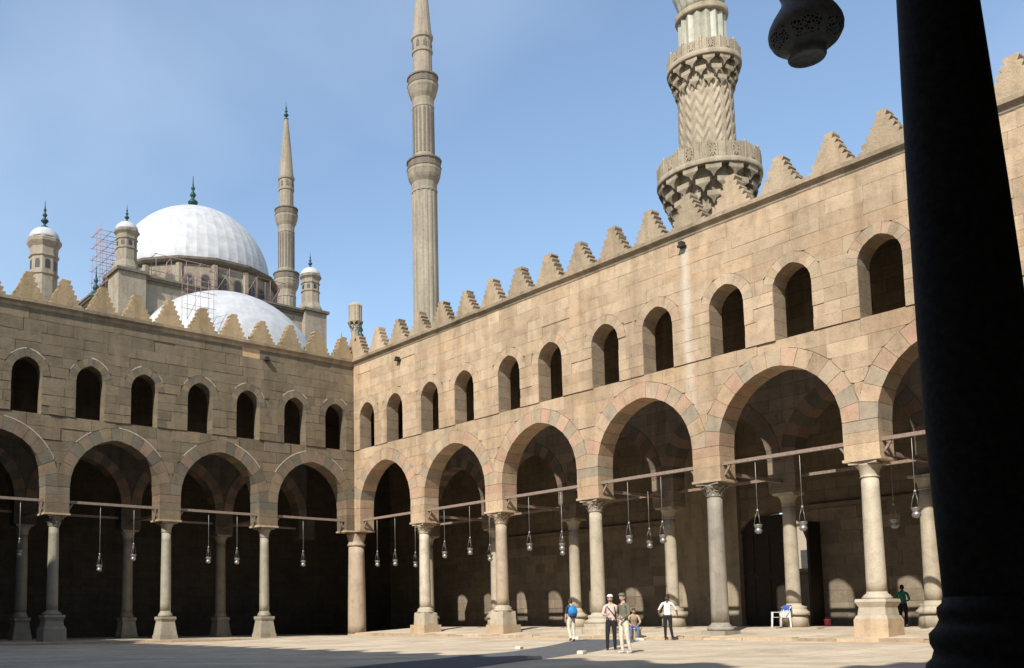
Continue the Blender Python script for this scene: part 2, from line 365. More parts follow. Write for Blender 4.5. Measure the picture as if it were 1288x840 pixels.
def arcade_front(par, fr, L, nb, bay, mat, core, reds, wins, show, detail, u_off=0, merl=None, mmat='merlon_e', special=None, ring_bays=range(99), ring_wins=range(99), blockseed=1, wred=('redf', 'greyf'), upth=.8, mortar=False):
    """two-storey court wall: nb arches at u = bay/2 + k*bay, wins = list of window axes"""
    random.seed(blockseed)
    half = bay / 2; a = half - .6
    cents = [half + k * bay for k in range(nb)]
    TH = 1.0; TU = upth
    b = MB()
    core_band_arches(b, fr, cents, half, a, ZS, RISE, .3, ZSILL, -TH, -.03)
    # upper storey
    wa, wzs, wr, wt = .74, 13.2, .86, .40
    edges = [0 - .0] + [x for wv in wins for x in (wv - wa, wv + wa)] + [L]
    for k in range(0, len(edges), 2): b.prism([(edges[k], ZSILL + .002), (edges[k + 1], ZSILL + .002), (edges[k + 1], wzs), (edges[k], wzs)], -TU, .02, fr)
    mids = [0] + [(p + q) / 2 for p, q in zip(wins, wins[1:])] + [L]
    for k, wv in enumerate(wins):
        xs = sorted({mids[k], mids[k + 1]} | {wv + (wa + .15) * (i / 8 - 1) for i in range(17)})
        for x0, x1 in zip(xs, xs[1:]):
            z = []
            for x in (x0, x1):
                e = ext(abs(x - wv), wa, wr, .15); z.append(wzs + (e if e is not None else 0))
            b.prism([(x0, z[0]), (x1, z[1]), (x1, 14.6), (x0, 14.6)], -TU, .02, fr)
    b.prism([(0, 14.6), (L, 14.6), (L, ZTOP), (0, ZTOP)], -TH, .02, fr)
    b.build('wall_core', core, par)
    # piers
    pm = [mat, reds[0], mat]
    for k in range(nb + 1):
        c = k * bay; x0, x1 = (c - .6, c + .6) if 0 < k < nb else ((-1.0, .6) if k == 0 else (L - .6, L + 1))
        zz = [ZI + .10, 6.95, 7.36, ZS - .004]
        for j in range(3):
            MB().prism([(x0, zz[j]), (x1, zz[j]), (x1, zz[j + 1] - .008), (x0, zz[j + 1] - .008)], -TH - .0, .004 + random.uniform(0, .012), fr).build('pier_stone', [mat, mat, reds[k % 2]][j], par)
        MB().prism([(x0 - .05, ZI), (x1 + .05, ZI), (x1 + .05, ZI + .092), (x0 - .05, ZI + .092)], -TH - .05, .06, fr).build('impost_slab', 'plinth', par)
    for k, c in enumerate(cents):
        if k in ring_bays: voussoirs(par, fr, c, a, ZS, RISE, .66, 15, -TH, .006, [reds[0], reds[1], mat] if False else reds, clip=half - .004, first=k, odd=mat)
        # tie beam
        MB().box(0, 1, 0, 1, 0, 1) if False else None
        MB().prism([(c - a - .25, 6.98), (c + a + .25, 6.98), (c + a + .25, 7.11), (c - a - .25, 7.11)], -.34, -.20, fr).build('tie_beam', 'wood', par)
        for sg in (-1, 1):
            q = c + sg * (a - .02); MB().prism([(q, 6.60), (q - sg * .04, 6.60), (q - sg * .26, 6.93), (q - sg * .26, 6.975), (q - sg * .20, 6.975), (q, 6.68)], -.30, -.24, fr).build('bracket', 'wood', par)
    if detail:
        bl = Blocks(par, fr, mat, show, .0, jit=.022 if mortar else .010); bl.g = .007 if mortar else .004
        rows = 6; h = (ZSILL - ZS) / rows; fb = bottom_fn(cents, a, ZS, RISE, .66 + .008)
        def levels(z0, z1, n):
            q = [random.uniform(.8, 1.2) for _ in range(n)]; tot = sum(q); out = [z0]
            for x in q: out.append(out[-1] + (z1 - z0) * x / tot)
            out[-1] = z1; return out
        lv = levels(ZS, ZSILL, rows)
        for j in range(rows): course(bl, 0.02, L, lv[j], lv[j + 1], fb, hi=1.75, special=special)
        bl.w = .05
        lv = levels(ZSILL, wzs, 4)
        for j in range(4):
            ed = [0.07] + [x for wv in wins for x in (wv - wa, wv + wa)] + [L]
            for k in range(0, len(ed), 2): course(bl, ed[k], ed[k + 1], lv[j], lv[j + 1], lambda x: [] if x is None else None, lo=.55, hi=1.2, special=special)
        lv = levels(wzs, ZTOP, 6); fw = bottom_fn(wins, wa, wzs, wr, wt + .008)
        for j in range(6): course(bl, 0.07, L, lv[j], lv[j + 1], fw, hi=1.75, special=special)
        bl.done()
        for k, wv in enumerate(wins):
            if k in ring_wins: voussoirs(par, fr, wv, wa, wzs, wr, wt, 11, -TU, .056, [wred[0], mat, wred[1], mat], first=k)
    if mortar:      # pale repointing along parts of the arch rings
        for cl, aa, zs_, rr_, tt, ww in ((cents, a, ZS, RISE, .68, .0), (wins, wa, wzs, wr, wt + .015, .05)):
            for c in cl:
                for sg in (-1, 1):
                    s0 = random.uniform(.25, .55); s1 = random.uniform(.8, 1.0) if random.random() < .7 else s0 + .2; mb = MB(); pts = []
                    for i in range(15):
                        d, h = arc(aa, rr_, tt, s0 + (s1 - s0) * i / 14); wd = .02 + .018 * random.random(); pts.append((c + sg * d, zs_ + h, wd))
                    for (x0, z0, w0), (x1, z1, w1) in zip(pts, pts[1:]): mb.prism([(x0, z0 - w0), (x1, z1 - w1), (x1, z1 + w1), (x0, z0 + w0)], ww, ww + .022, fr)
                    mb.build('mortar_line', 'mortar', par)
    # cornice
    u = .0
    while u < L - .3:
        v = min(u + random.uniform(1.4, 2.3), L); zj = random.uniform(-.012, .012)
        prof = [(-TH, ZTOP), (.055, ZTOP), (.09, ZTOP + .05), (.11, ZTOP + .16), (.27, ZTOP + .25 + zj), (.29, ZTOP + .40 + zj), (-TH, ZTOP + .40 + zj)]
        n = len(prof); vs = [fr(u + .004, w, z) for w, z in prof] + [fr(v - .004, w, z) for w, z in prof]
        MB().add(vs, [tuple(range(n)), tuple(range(2 * n - 1, n - 1, -1))] + [(i, (i + 1) % n, n + (i + 1) % n, n + i) for i in range(n)]).build('cornice_stone', 'cornice', par); u = v
    if merl:
        for c in merl:
            hgt = 1.42 + random.uniform(-.06, .06)
            pl = merlon_poly(c + random.uniform(-.05, .05), ZTOP + .40, hw=.79 + random.uniform(-.04, .04), h=hgt, tip=random.uniform(.16, .23))
            pl = [(x + random.uniform(-.025, .025), z + (random.uniform(-.022, .022) if z > ZTOP + .45 else 0)) for x, z in pl]
            MB().prism(pl, -.48, .02, fr).build('merlon', mmat, par)

# ================================================================== THE SETTING
# ground, court, riwaq floors
g = MB().add([(-1500, -1500, -.4), (1500, -1500, -.4), (1500, 1500, -.4), (-1500, 1500, -.4)], [(0, 1, 2, 3)]).build('ground', 'sand'); tag(g, 'dusty ground around the buildings', 'ground', kind='structure')
def court_z(x, y):
    t = max(0, min(1, (x + 11) / 9)); return .2 * t * t * (3 - 2 * t)
b = MB(); nx, ny = 40, 46
xs = [XW - .5 + (36.5 - .7) * i / nx for i in range(nx + 1)]; ys = [YS - .5 + (43.94 - .2) * j / ny for j in range(ny + 1)]
b.add([(x, y, court_z(x, y)) for y in ys for x in xs], [(j * (nx + 1) + i, j * (nx + 1) + i + 1, (j + 1) * (nx + 1) + i + 1, (j + 1) * (nx + 1) + i) for j in range(ny) for i in range(nx)], smooth=True)
tag(b.build('courtyard_floor', 'floor'), 'pale worn stone paving of the open courtyard', 'courtyard floor', kind='structure')
FLE, FLN, FLI = .33, .13, .62
b = MB().prism([(-.45, -.38), (12.6, -.38), (12.6, FLI), (4.6, FLI), (-.45, FLE)], -56.5, -.6); tag(b.build('arcade_floor', 'floor'), 'raised stone floor under the sunlit arcade', 'floor', kind='structure')
b = MB().box(-48.5, 12.7, -.452, 12.6, -.38, FLN); tag(b.build('arcade_floor', 'floor'), 'raised stone floor under the shaded arcade', 'floor', kind='structure')
b = MB().box(-48.4, -.5, -56.4, YS + .4, -.38, .10); tag(b.build('arcade_floor', 'floor'), 'raised stone floor around the dark granite column', 'floor', kind='structure')
b = MB().box(-48.3, XW + .4, YS + .42, -.47, -.38, .09); tag(b.build('arcade_floor', 'floor'), 'raised stone floor under the arcade facing the sunlit one', 'floor', kind='structure')
# step stones along the two visible arcades
random.seed(11)
st = wthing('arcade_step', 'low step of worn stone edging the sunlit arcade', 'step', (-.7, -20, 0))
y = -43
while y < -.95:
    ln = random.uniform(.9, 1.9); y1 = min(y + ln, -.9); w = random.uniform(-.03, .03)
    MB().box(-.95 + w, -.455, y + .008, y1 - .008, -.1, FLE - .01 + random.uniform(-.035, .012)).build('step_stone', 'plinth', st); y = y1
st = wthing('arcade_step', 'low step of worn stone edging the shaded arcade', 'step', (-18, -.7, 0))
x = -35.5
while x < -.1:
    ln = random.uniform(.9, 1.9); x1 = min(x + ln, -.05); w = random.uniform(-.03, .03)
    MB().box(x + .008, x1 - .008, -.88 + w, -.457, -.1, FLN - .01 + random.uniform(-.035, .012)).build('step_stone', 'plinth', st); x = x1

# ================================================================== COURT WALLS
EW = [1.42, 4.10, 7.22, 10.0, 13.28, 16.0, 19.24, 22.0, 25.2, 27.88, 31.0, 33.9, 37.1, 40.0]
NW = [1.38, 4.24, 7.35, 10.33, 13.55, 16.46, 19.65, 22.5, 25.6, 28.5, 31.6, 34.5]
we = wthing('arcade_wall', 'sunlit sandy stone wall with arches, arched windows and stepped merlons', 'wall', (0, -21, 0))
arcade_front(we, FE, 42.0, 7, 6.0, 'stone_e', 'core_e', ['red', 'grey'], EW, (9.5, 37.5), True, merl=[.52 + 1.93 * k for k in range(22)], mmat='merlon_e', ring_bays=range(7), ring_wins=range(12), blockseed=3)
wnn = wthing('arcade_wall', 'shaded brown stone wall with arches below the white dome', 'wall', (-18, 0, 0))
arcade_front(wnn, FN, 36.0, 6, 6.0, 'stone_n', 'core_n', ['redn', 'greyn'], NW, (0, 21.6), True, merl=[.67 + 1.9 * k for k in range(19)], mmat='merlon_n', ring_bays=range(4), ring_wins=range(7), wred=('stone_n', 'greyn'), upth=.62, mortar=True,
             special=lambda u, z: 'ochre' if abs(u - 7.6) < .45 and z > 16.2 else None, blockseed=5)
ws = wthing('arcade_wall', 'stone arcade wall over the dark granite column', 'wall', (-22, YS, 0))
arcade_front(ws, FS, 39.0, 6, 6.5, 'stone_e', 'core_n', ['red', 'grey'], [1.6 + 3 * k for k in range(13)], (0, 0), False, merl=[.6 + 1.93 * k for k in range(20)], blockseed=6)
ww = wthing('arcade_wall', 'stone arcade wall facing the sunlit one across the court', 'wall', (XW, -22, 0))
arcade_front(ww, FW, 42.0, 7, 6.0, 'stone_n', 'core_e', ['red', 'grey'], EW, (0, 0), False, merl=[.6 + 1.93 * k for k in range(22)], blockseed=8)
# drain spouts
for par, fr, u, z in ((we, FE, 23.45, 16.2), (we, FE, 4.6, 15.9), (wnn, FN, 6.2, 16.0)):
    MB().prism([(u - .14, z), (u - .08, z), (u - .08, z + .14), (u + .08, z + .14), (u + .08, z), (u + .14, z), (u + .14, z - .08), (u - .14, z - .08)], .0, .32, fr).build('drain_spout', 'iron', par)

# inner arcades
M['int_red'] = stone('shade_toned_red_limestone', [(.22, .145, .11), (.20, .14, .108)]); M['int_grey'] = stone('shade_toned_grey_limestone', [(.115, .105, .085), (.13, .115, .092)])  # inner ring stones, colours darkened to stand for the shade indoors
def inner_arcade(name_label, fr, L, nb, core, stone_m, reds, w, show, base):
    par = wthing('inner_arcade', name_label, 'arcade', base)
    cents = [3 + 6 * k for k in range(nb)]; b = MB()
    f2 = lambda u, ww, z: fr(u, ww + w, z)
    core_band_arches(b, f2, cents, 3, HA, ZS, RISE, .3, 15.55, -.9, -.02)
    b.build('wall_core', core, par)
    for k in range(nb + 1):
        c = 6 * k
        MB().prism([(c - .6, ZI), (c + .6, ZI), (c + .6, ZS - .004), (c - .6, ZS - .004)], -.9, .0, f2).build('pier_stone', stone_m, par)
    for k, c in enumerate(cents):
        if k in show: voussoirs(par, f2, c, HA, ZS, RISE, .6, 17, -.9, .0, reds, clip=2.996, first=k)
        MB().prism([(c - 2.6, 6.98), (c + 2.6, 6.98), (c + 2.6, 7.1), (c - 2.6, 7.1)], -.5, -.38, f2).build('tie_beam', 'wood', par)
    for k in range(1, nb):
        c = 6 * k; MB().prism([(c - .06, 6.75), (c + .06, 6.75), (c + .06, 6.88), (c - .06, 6.88)], -.05, 4.45, f2).build('tie_beam', 'wood', par)
    return par
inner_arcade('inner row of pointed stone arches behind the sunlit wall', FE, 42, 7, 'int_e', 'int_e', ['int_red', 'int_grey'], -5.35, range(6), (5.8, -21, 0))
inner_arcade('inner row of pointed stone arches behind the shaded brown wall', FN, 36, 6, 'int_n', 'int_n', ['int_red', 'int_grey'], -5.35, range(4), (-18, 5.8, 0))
# back walls
bw = wthing('outer_wall', 'dim coursed stone back wall with a doorway under the sunlit arcade', 'wall', (12, -22, 0))
D0, D1, DZ = -21.4, -17.7, 5.3
b = MB()
b.box(11.8, 12.7, D1, 12.6, -.35, 16.3).box(11.8, 12.7, -56.4, D0, -.35, 16.3).box(11.8, 12.7, D0, D1, DZ + 1.2, 16.3)
cx = (D0 + D1) / 2; ha = (D1 - D0) / 2
for i in range(12):
    y0 = D0 + 2 * ha * i / 12; y1 = D0 + 2 * ha * (i + 1) / 12
    zz = [DZ - .5 + 1.55 * math.sqrt(max(0, 1 - ((y - cx) / ha) ** 2)) for y in (y0, y1)]
    b.add([(x, y, z) for x in (11.8, 12.7) for y, z in ((y0, zz[0]), (y1, zz[1]), (y1, DZ + 1.2), (y0, DZ + 1.2))], [(0, 1, 2, 3), (7, 6, 5, 4), (0, 4, 5, 1)])
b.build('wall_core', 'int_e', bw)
FB = lambda u, w, z: (11.8 - w, -u, z)
random.seed(21)
M['blocks_in'] = stone('shade_toned_block', [(.26, .215, .16), (.23, .19, .142), (.285, .235, .175), (.21, .175, .132)], vary=1.0, bump=.5)  # back wall blocks, interior shade carried by a darker base colour
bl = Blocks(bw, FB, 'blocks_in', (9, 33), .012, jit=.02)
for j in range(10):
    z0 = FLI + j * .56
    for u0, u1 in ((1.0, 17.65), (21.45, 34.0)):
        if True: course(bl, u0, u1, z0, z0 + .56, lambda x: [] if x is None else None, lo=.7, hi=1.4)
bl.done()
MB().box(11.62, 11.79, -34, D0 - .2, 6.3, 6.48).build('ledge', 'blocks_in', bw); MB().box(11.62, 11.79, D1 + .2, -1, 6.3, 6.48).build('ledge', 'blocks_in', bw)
bn = wthing('outer_wall', 'dim stone back wall under the shaded arcade', 'wall', (-18, 12, 0))
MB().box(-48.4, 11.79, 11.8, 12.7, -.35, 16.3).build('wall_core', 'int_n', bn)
tag(MB().box(-48.4, -47.5, -56.3, 11.79, -.35, 16.3).build('outer_wall', 'plaster', origin=(-48, -22, 0)), 'plain outer stone wall behind the arcade facing the sunlit one', 'wall', kind='thing')  # unseen wall, given pale plaster to bounce fill light onto the granite column
tag(MB().box(-47.49, 11.79, -56.4, -55.5, -.35, 16.3).build('outer_wall', 'plaster', origin=(-18, -56, 0)), 'plain outer stone wall behind the dark granite column', 'wall', kind='thing')  # out of view; pale plaster put on it to brighten near column and lamp
# roofs
for nm, bx in ((we, (1.0, 11.79, -55.4, .98)), (wnn, (-47.4, 11.78, 1.0, 11.79)), (ws, (-47.4, .98, -55.4, YS - 1.0)), (ww, (-47.4, XW - 1.0, YS - .98, .98))):
    MB().box(*bx, 15.56, 15.9).build('flat_roof', 'roof', nm)
# closing piers at the two far court corners
tag(MB().box(XW - 1.0, XW + .0, YS - 1.0, YS + 2.0, 0, 16.4).build('corner_pier', 'stone_e', origin=(XW, YS, 0)), 'square stone corner pier behind the dark granite column', 'pier', kind='thing')

# ================================================================== COLUMNS
def column(label, cx, cy, zf, base, cap, shaft_m, base_m, r=.33, name='marble_column', group=None, top=ZI, cap_m=None, plinth_m='plinth'):
    t = wthing(name, label, 'column', (cx, cy, zf), group); c = (cx, cy, zf); cap_m = cap_m or shaft_m
    bx = lambda hw, z0, z1: MB().box(cx - hw, cx + hw, cy - hw, cy + hw, zf + z0, zf + z1)
    if base == 'cube':
        bx(.60, 0, .46).build('plinth', plinth_m, t); MB().frustum(.46, zf + .462, .43, zf + 1.13, cx, cy).build('pedestal', base_m, t)
        MB().lathe([(.47, 1.132), (.47, 1.20), (.42, 1.22), (.44, 1.27), (.42, 1.33), (r + .03, 1.36), (r, 1.42)], 28, c).build('base', base_m, t); s0 = 1.4
    elif base == 'oct':
        MB().lathe([(.80, 0), (.80, .28), (.72, .32), (.72, .5)], 8, c, smooth=False, a0=.39).build('plinth', base_m, t)
        MB().lathe([(.60, .502), (.62, .56), (.58, .64), (.48, .68), (.46, .74), (.50, .80), (.46, .86), (r + .02, .9), (r, .98)], 28, c).build('base', base_m, t); s0 = .96
    elif base == 'low':
        bx(.52, 0, .2).build('plinth', base_m, t)
        MB().lathe([(.48, .202), (.51, .27), (.48, .34), (.40, .37), (.42, .42), (r + .02, .46), (r, .52)], 28, c).build('base', base_m, t); s0 = .5
    elif base == 'tall':
        bx(.56, 0, .62).build('plinth', plinth_m, t)
        b = MB().frustum(.545, zf + .622, .50, zf + .74, cx, cy).frustum(.47, zf + .74, .43, zf + 1.02, cx, cy).frustum(.43, zf + 1.02, .52, zf + 1.2, cx, cy).frustum(.52, zf + 1.2, .50, zf + 1.3, cx, cy); b.build('pedestal', base_m, t)
        MB().lathe([(.46, 1.302), (.47, 1.36), (.42, 1.40), (.40, 1.44), (r + .02, 1.48), (r, 1.55)], 28, c).build('base', base_m, t); s0 = 1.53
    elif base == 'flare':
        bx(.50, 0, .22).build('plinth', base_m, t)
        MB().frustum(.475, zf + .222, .37, zf + .95, cx, cy).frustum(.37, zf + .95, .44, zf + 1.08, cx, cy).frustum(.44, zf + 1.08, .42, zf + 1.2, cx, cy).build('pedestal', base_m, t)
        MB().lathe([(.38, 1.202), (.395, 1.27), (.36, 1.33), (.34, 1.38), (r + .02, 1.42), (r, 1.5)], 28, c).build('base', base_m, t); s0 = 1.48
    elif base == 'drum':
        MB().lathe([(.55, 0), (.53, .4), (.50, .5)], 24, c).build('plinth', base_m, t); MB().lathe([(.60, .502), (.60, .64), (.52, .70), (.5, .74), (.48, .80), (.52, .86), (r + .02, .92), (r, 1.0)], 28, c).build('base', base_m, t); s0 = .98
    else:
        MB().lathe([(r * 1.06, 0), (r * 1.06, .1), (r, .14)], 28, c).build('base', base_m, t); s0 = .13
    hs = top - zf - (.56 if cap != 'thick' else .82)
    n = 10; prof = [(r * (1 - .13 * (i / n) ** 1.5), s0 + (hs - s0) * i / n) for i in range(n + 1)]
    MB().lathe(prof, 32, c).build('shaft', shaft_m, t)
    rt = r * .87; h0 = hs
    if cap == 'thick':
        MB().lathe([(r * .87, h0), (r * 1.0, h0 + .03), (r * 1.0, h0 + .12), (r * .9, h0 + .15), (r * .9, h0 + .35), (r * 1.06, h0 + .6), (r * 1.12, h0 + .817)], 32, c).build('capital', cap_m, t); return t
    b = MB().lathe([(rt + .01, h0 + .002), (rt + .05, h0 + .03), (rt + .01, h0 + .06), (rt + .02, h0 + .12), (rt + .05, h0 + .28), (rt + .14, h0 + .42), (rt + .16, h0 + .46)], 24, c)
    capo = b.build('capital', cap_m, t)
    ab = MB()
    hw = rt + .20
    ab.add([(cx + x * hw * k, cy + y * hw * k, zf + z) for z in (h0 + .462, h0 + .556) for x, y, k in ((1, 1, 1), (0, 1, .84), (-1, 1, 1), (-1, 0, .84), (-1, -1, 1), (0, -1, .84), (1, -1, 1), (1, 0, .84))],
           [tuple(range(7, -1, -1)), tuple(range(8, 16))] + [(i, (i + 1) % 8, 8 + (i + 1) % 8, 8 + i) for i in range(8)]); ab.build('abacus', cap_m, capo)
    if cap == 'leaf':
        lf = MB()
        for ring, (za, zb, out, off) in enumerate(((.05, .24, .09, 0), (.16, .38, .15, .5))):
            for k in range(8):
                a = 2 * math.pi * (k + off) / 8; ca, sa = math.cos(a), math.sin(a)
                pr = [(rt + .03, za, .075), (rt + .055, za + (zb - za) * .5, .09), (rt + .04 + out * .7, zb, .07), (rt + .05 + out, zb - .03, .03)]
                vs = []
                for rr, z, w in pr:
                    for sgn, dr in ((-1, 0), (0, .02), (1, 0)): vs.append((cx + (rr + dr) * ca - sgn * w * sa, cy + (rr + dr) * sa + sgn * w * ca, zf + h0 + z))
                for rr, z, w in pr:
                    for sgn in (-1, 0, 1): vs.append((cx + (rr - .03) * ca - sgn * w * .9 * sa, cy + (rr - .03) * sa + sgn * w * .9 * ca, zf + h0 + z - .005))
                fs = [(j * 3 + i, j * 3 + i + 1, j * 3 + i + 4, j * 3 + i + 3) for j in range(3) for i in range(2)] + [(12 + j * 3 + i + 3, 12 + j * 3 + i + 4, 12 + j * 3 + i + 1, 12 + j * 3 + i) for j in range(3) for i in range(2)]
                fs += [(9, 10, 22, 21), (10, 11, 23, 22)]
                lf.add(vs, fs, smooth=True)
        for k in range(4):
            a = math.pi / 4 + k * math.pi / 2
            lf.ball((cx + (rt + .2) * math.cos(a), cy + (rt + .2) * math.sin(a), zf + h0 + .41), .06, .06, .06, 10, 6)
        tag(lf.build('acanthus_leaves', cap_m, capo), kind='stuff')
    return t
CW = .45     # columns stand under the middle of the 1 m thick walls
column('thick tan column at the inner corner of the courtyard', .42, -.42 + .84, FLN, 'none', 'thick', 'pinkmarble', 'pinkmarble', r=.55, top=ZI)
specs = [('cube', 'leaf', 'marble', 'marble'), ('cube', 'leaf', 'pinkmarble', 'marble'), ('oct', 'leaf', 'marble', 'marble'), ('low', 'leaf', 'greymarble', 'greymarble'), ('tall', 'plain', 'marble', 'marble'), ('flare', 'plain', 'marble', 'marble')]
look = ['pale column on a cubic pedestal, first from the corner in the sunlit arcade', 'tan column on a tall white cubic pedestal in the sunlit arcade', 'pale column on a wide octagonal base in the sunlit arcade',
        'grey veined column on a low square base in the sunlit arcade', 'white column on a tall moulded pedestal in the sunlit arcade', 'white column in the sunlit arcade next after the moulded pedestal']
for k in range(6):
    bs, cp, sm, bm_ = specs[k]
    column(look[k], CW, -6.0 * (k + 1), FLE, bs, cp, sm, bm_, r=.315 if k != 3 else .33)
for k in range(5):
    column(f'grey green column, {ORD[k]} from the corner in the shaded arcade', -6.0 * (k + 1), CW, FLN, ['flare', 'flare', 'tall', 'flare', 'flare'][k], ['plain', 'plain', 'leaf', 'plain', 'plain'][k], 'shaden', 'shaden', r=.28, plinth_m='shaden')
for k in range(0, 7):
    column(f'pale inner column, {ORD[k]} of the row behind the sunlit arches', 5.8 - .35 * (k == 5), -6.0 * k + .35 * (k == 5), FLI, 'drum', 'plain', 'marble', 'marble', r=.295)
for k in range(1, 6):
    column(f'dim inner column, {ORD[k-1]} of the row behind the shaded arches', -6.0 * k, 5.8, FLN, 'flare', 'plain', 'shaden', 'shaden', r=.32, plinth_m='shaden')
# the dark granite column beside the camera, and its neighbours along the same arcade
def granite(label, cx, cy, lean=0):
    t = wthing('granite_column', label, 'column', (cx, cy, .1)); c = (cx, cy, 0)
    def put(mb, nm):
        mb.v = [tuple(Vector(v) + right * (.08 - .03 * (v[2] - 1.2)) * lean) for v in mb.v]; mb.build(nm, 'blackgranite', t)
    put(MB().box(cx - .44, cx + .44, cy - .44, cy + .44, .1, .52), 'plinth')
    put(MB().lathe([(.41, .522), (.415, .58), (.42, .66), (.405, .72), (.375, .75), (.36, .80), (.378, .84), (.378, .90), (.34, .94), (.318, .985), (.328, 1.02), (.323, 1.06), (.297, 1.085), (.289, 1.12)], 48, c), 'base')
    put(MB().lathe([(.286, 1.1), (.29, 1.6), (.291, 2.2), (.285, 2.8), (.264, 3.6), (.237, 4.4), (.215, 5.0), (.198, 5.8)], 48, c), 'shaft')
    put(MB().lathe([(.2, 5.78), (.235, 5.82), (.21, 5.86), (.30, 6.1), (.42, 6.348)], 32, c), 'capital')
granite('near black granite column rising through the whole picture', -26.37, -43.44, 1)
for k, x in enumerate((-.37 - 6.5, -.37 - 13, -.37 - 19.5)): granite(f'dark granite column, {ORD[k]} from the sunlit wall in its arcade', x, -43.44 - .98)
for k in range(6): column(f'plain column, {ORD[k]} along the arcade facing the sunlit wall', XW - .5, -6.0 * (k + 1), .09, 'flare', 'plain', 'shaden', 'shaden', r=.33)

# ================================================================== HANGING LAMPS
def lamp_proto(mat, chain_len, label, big=False):
    """origin at the foot of the bowl"""
    t = thing('hanging_lamp', label, 'lamp', (0, 0, 0))
    if big: prof = [(.02, .006), (.068, .004), (.074, 0), (.088, .0), (.092, .008), (.090, .030), (.084, .038), (.088, .046), (.104, .054), (.122, .064), (.158, .095), (.176, .13), (.180, .155), (.174, .185), (.155, .225), (.130, .265), (.112, .295), (.106, .32), (.108, .34), (.125, .39), (.15, .44), (.146, .445)]
    else: prof = [(.02, 0), (.07, .012), (.115, .045), (.138, .095), (.135, .14), (.112, .18), (.10, .20), (.105, .215), (.13, .235), (.135, .28), (.155, .33), (.16, .345), (.15, .35)]
    ht = .435 if big else .34
    MB().lathe(prof, 40 if big else 24).build('bowl', mat, t)
    pr = MB()
    for k in range(3):
        a = 2 * math.pi * k / 3
        pr.tube([(.14 * math.cos(a), .14 * math.sin(a), ht), (.09 * math.cos(a), .09 * math.sin(a), .62), (.02 * math.cos(a), .02 * math.sin(a), .86)], .009, 6)
    pr.build('hanger_wires', mat, t)
    MB().lathe([(.02, .84), (.045, .86), (.05, .89), (.028, .93), (.012, .96)], 16).build('crown_cap', mat, t)
    MB().tube([(0, 0, 0), (0, 0, 1)], .012, 6).build('chain', mat, t)
    if big: MB().lathe([(.1238, .0636), (.1418, .079), (.1596, .0945), (.1686, .112), (.1772, .1295)], 60, caps=False).build('pierced_band', 'pierced', t)
    return t
def pierced():
    mt, nt, b_ = new_mat('pierced_scrollwork'); tcn = N(nt, 'ShaderNodeTexCoord')
    vo = N(nt, 'ShaderNodeTexVoronoi'); vo.feature = 'DISTANCE_TO_EDGE'; vo.inputs['Scale'].default_value = 62; nt.links.new(tcn.outputs['Object'], vo.inputs['Vector'])
    sx = N(nt, 'ShaderNodeSeparateXYZ'); nt.links.new(tcn.outputs['Object'], sx.inputs[0])
    an = math_(nt, 'ARCTAN2', sx.outputs['Y'], sx.outputs['X']); seg = math_(nt, 'ABSOLUTE', math_(nt, 'SINE', math_(nt, 'MULTIPLY', an, 3)))
    pan = ramp(nt, seg, [(.25, 0.0), (.3, 1.0)]); hole = ramp(nt, vo.outputs['Distance'], [(.12, 0.0), (.2, 1.0)])
    nt.links.new(mixc(nt, 'MIX', math_(nt, 'MULTIPLY', pan, hole), (.5, .49, .47), (.02, .02, .02)), b_.inputs['Base Color']); return mt
M['pierced'] = pierced()
lp = lamp_proto('lampdark', 3.2, 'dark metal lamp with scrollwork bowl hanging beside the granite column', True)
for q in lp.children:
    if q.name.startswith('chain'): q.location.z = .95; q.scale.z = 2.2
lp.location = (-32.671 + 4.60, -45.829 + 2.38, 3.885)
lamp = None
def put_lamp(x, y, z, top, label, group):
    global lamp
    if lamp is None: lamp = lamp_proto('lampmetal', 2.6, label); o = lamp; o.location = (x, y, z)
    else: o = copy_tree(lamp, (x, y, z))
    o['label'] = label; o['group'] = group
    for ch in [c for c in bpy.data.objects if c.parent == o and c.name.startswith('chain')]:
        ch.location.z = .95; ch.scale = (1, 1, top - z - .95)
    return o
for bay, us in ((0, (1.9, 3.6)), (1, (7.9, 9.9)), (2, (14.1, 16.15)), (3, (19.95, 21.65)), (4, (25.9, 27.65)), (5, (31.5, 33.6))):
    for j, u in enumerate(us): put_lamp(.27, -u, 4.25 + random.uniform(-.16, .16), 6.98, f'grey lamp on the beam of the {ORD[bay]} sunlit arch, {("nearer to", "farther from")[j]} the courtyard corner', 'lamps on the sunlit tie beams')
for bay, u in ((0, 2.2), (1, 8.6), (2, 13.8), (3, 19.0), (5, 29.6)):
    put_lamp(2.9, -u, 4.2, 6.8, f'grey lamp hanging behind the beam, deep inside the {ORD[bay]} sunlit arch', 'lamps deep in the sunlit arches')
for bay, us in ((0, (3.5,)), (1, (7.85, 9.6)), (2, (13.9, 15.7)), (3, (19.7,))):
    for j, u in enumerate(us): put_lamp(-u, .27, 4.2 if u != 15.7 else 3.6, 6.98, f'grey lamp on the beam of the {ORD[bay]} shaded arch, {("nearer to", "farther from")[j]} the courtyard corner', 'lamps on the shaded tie beams')

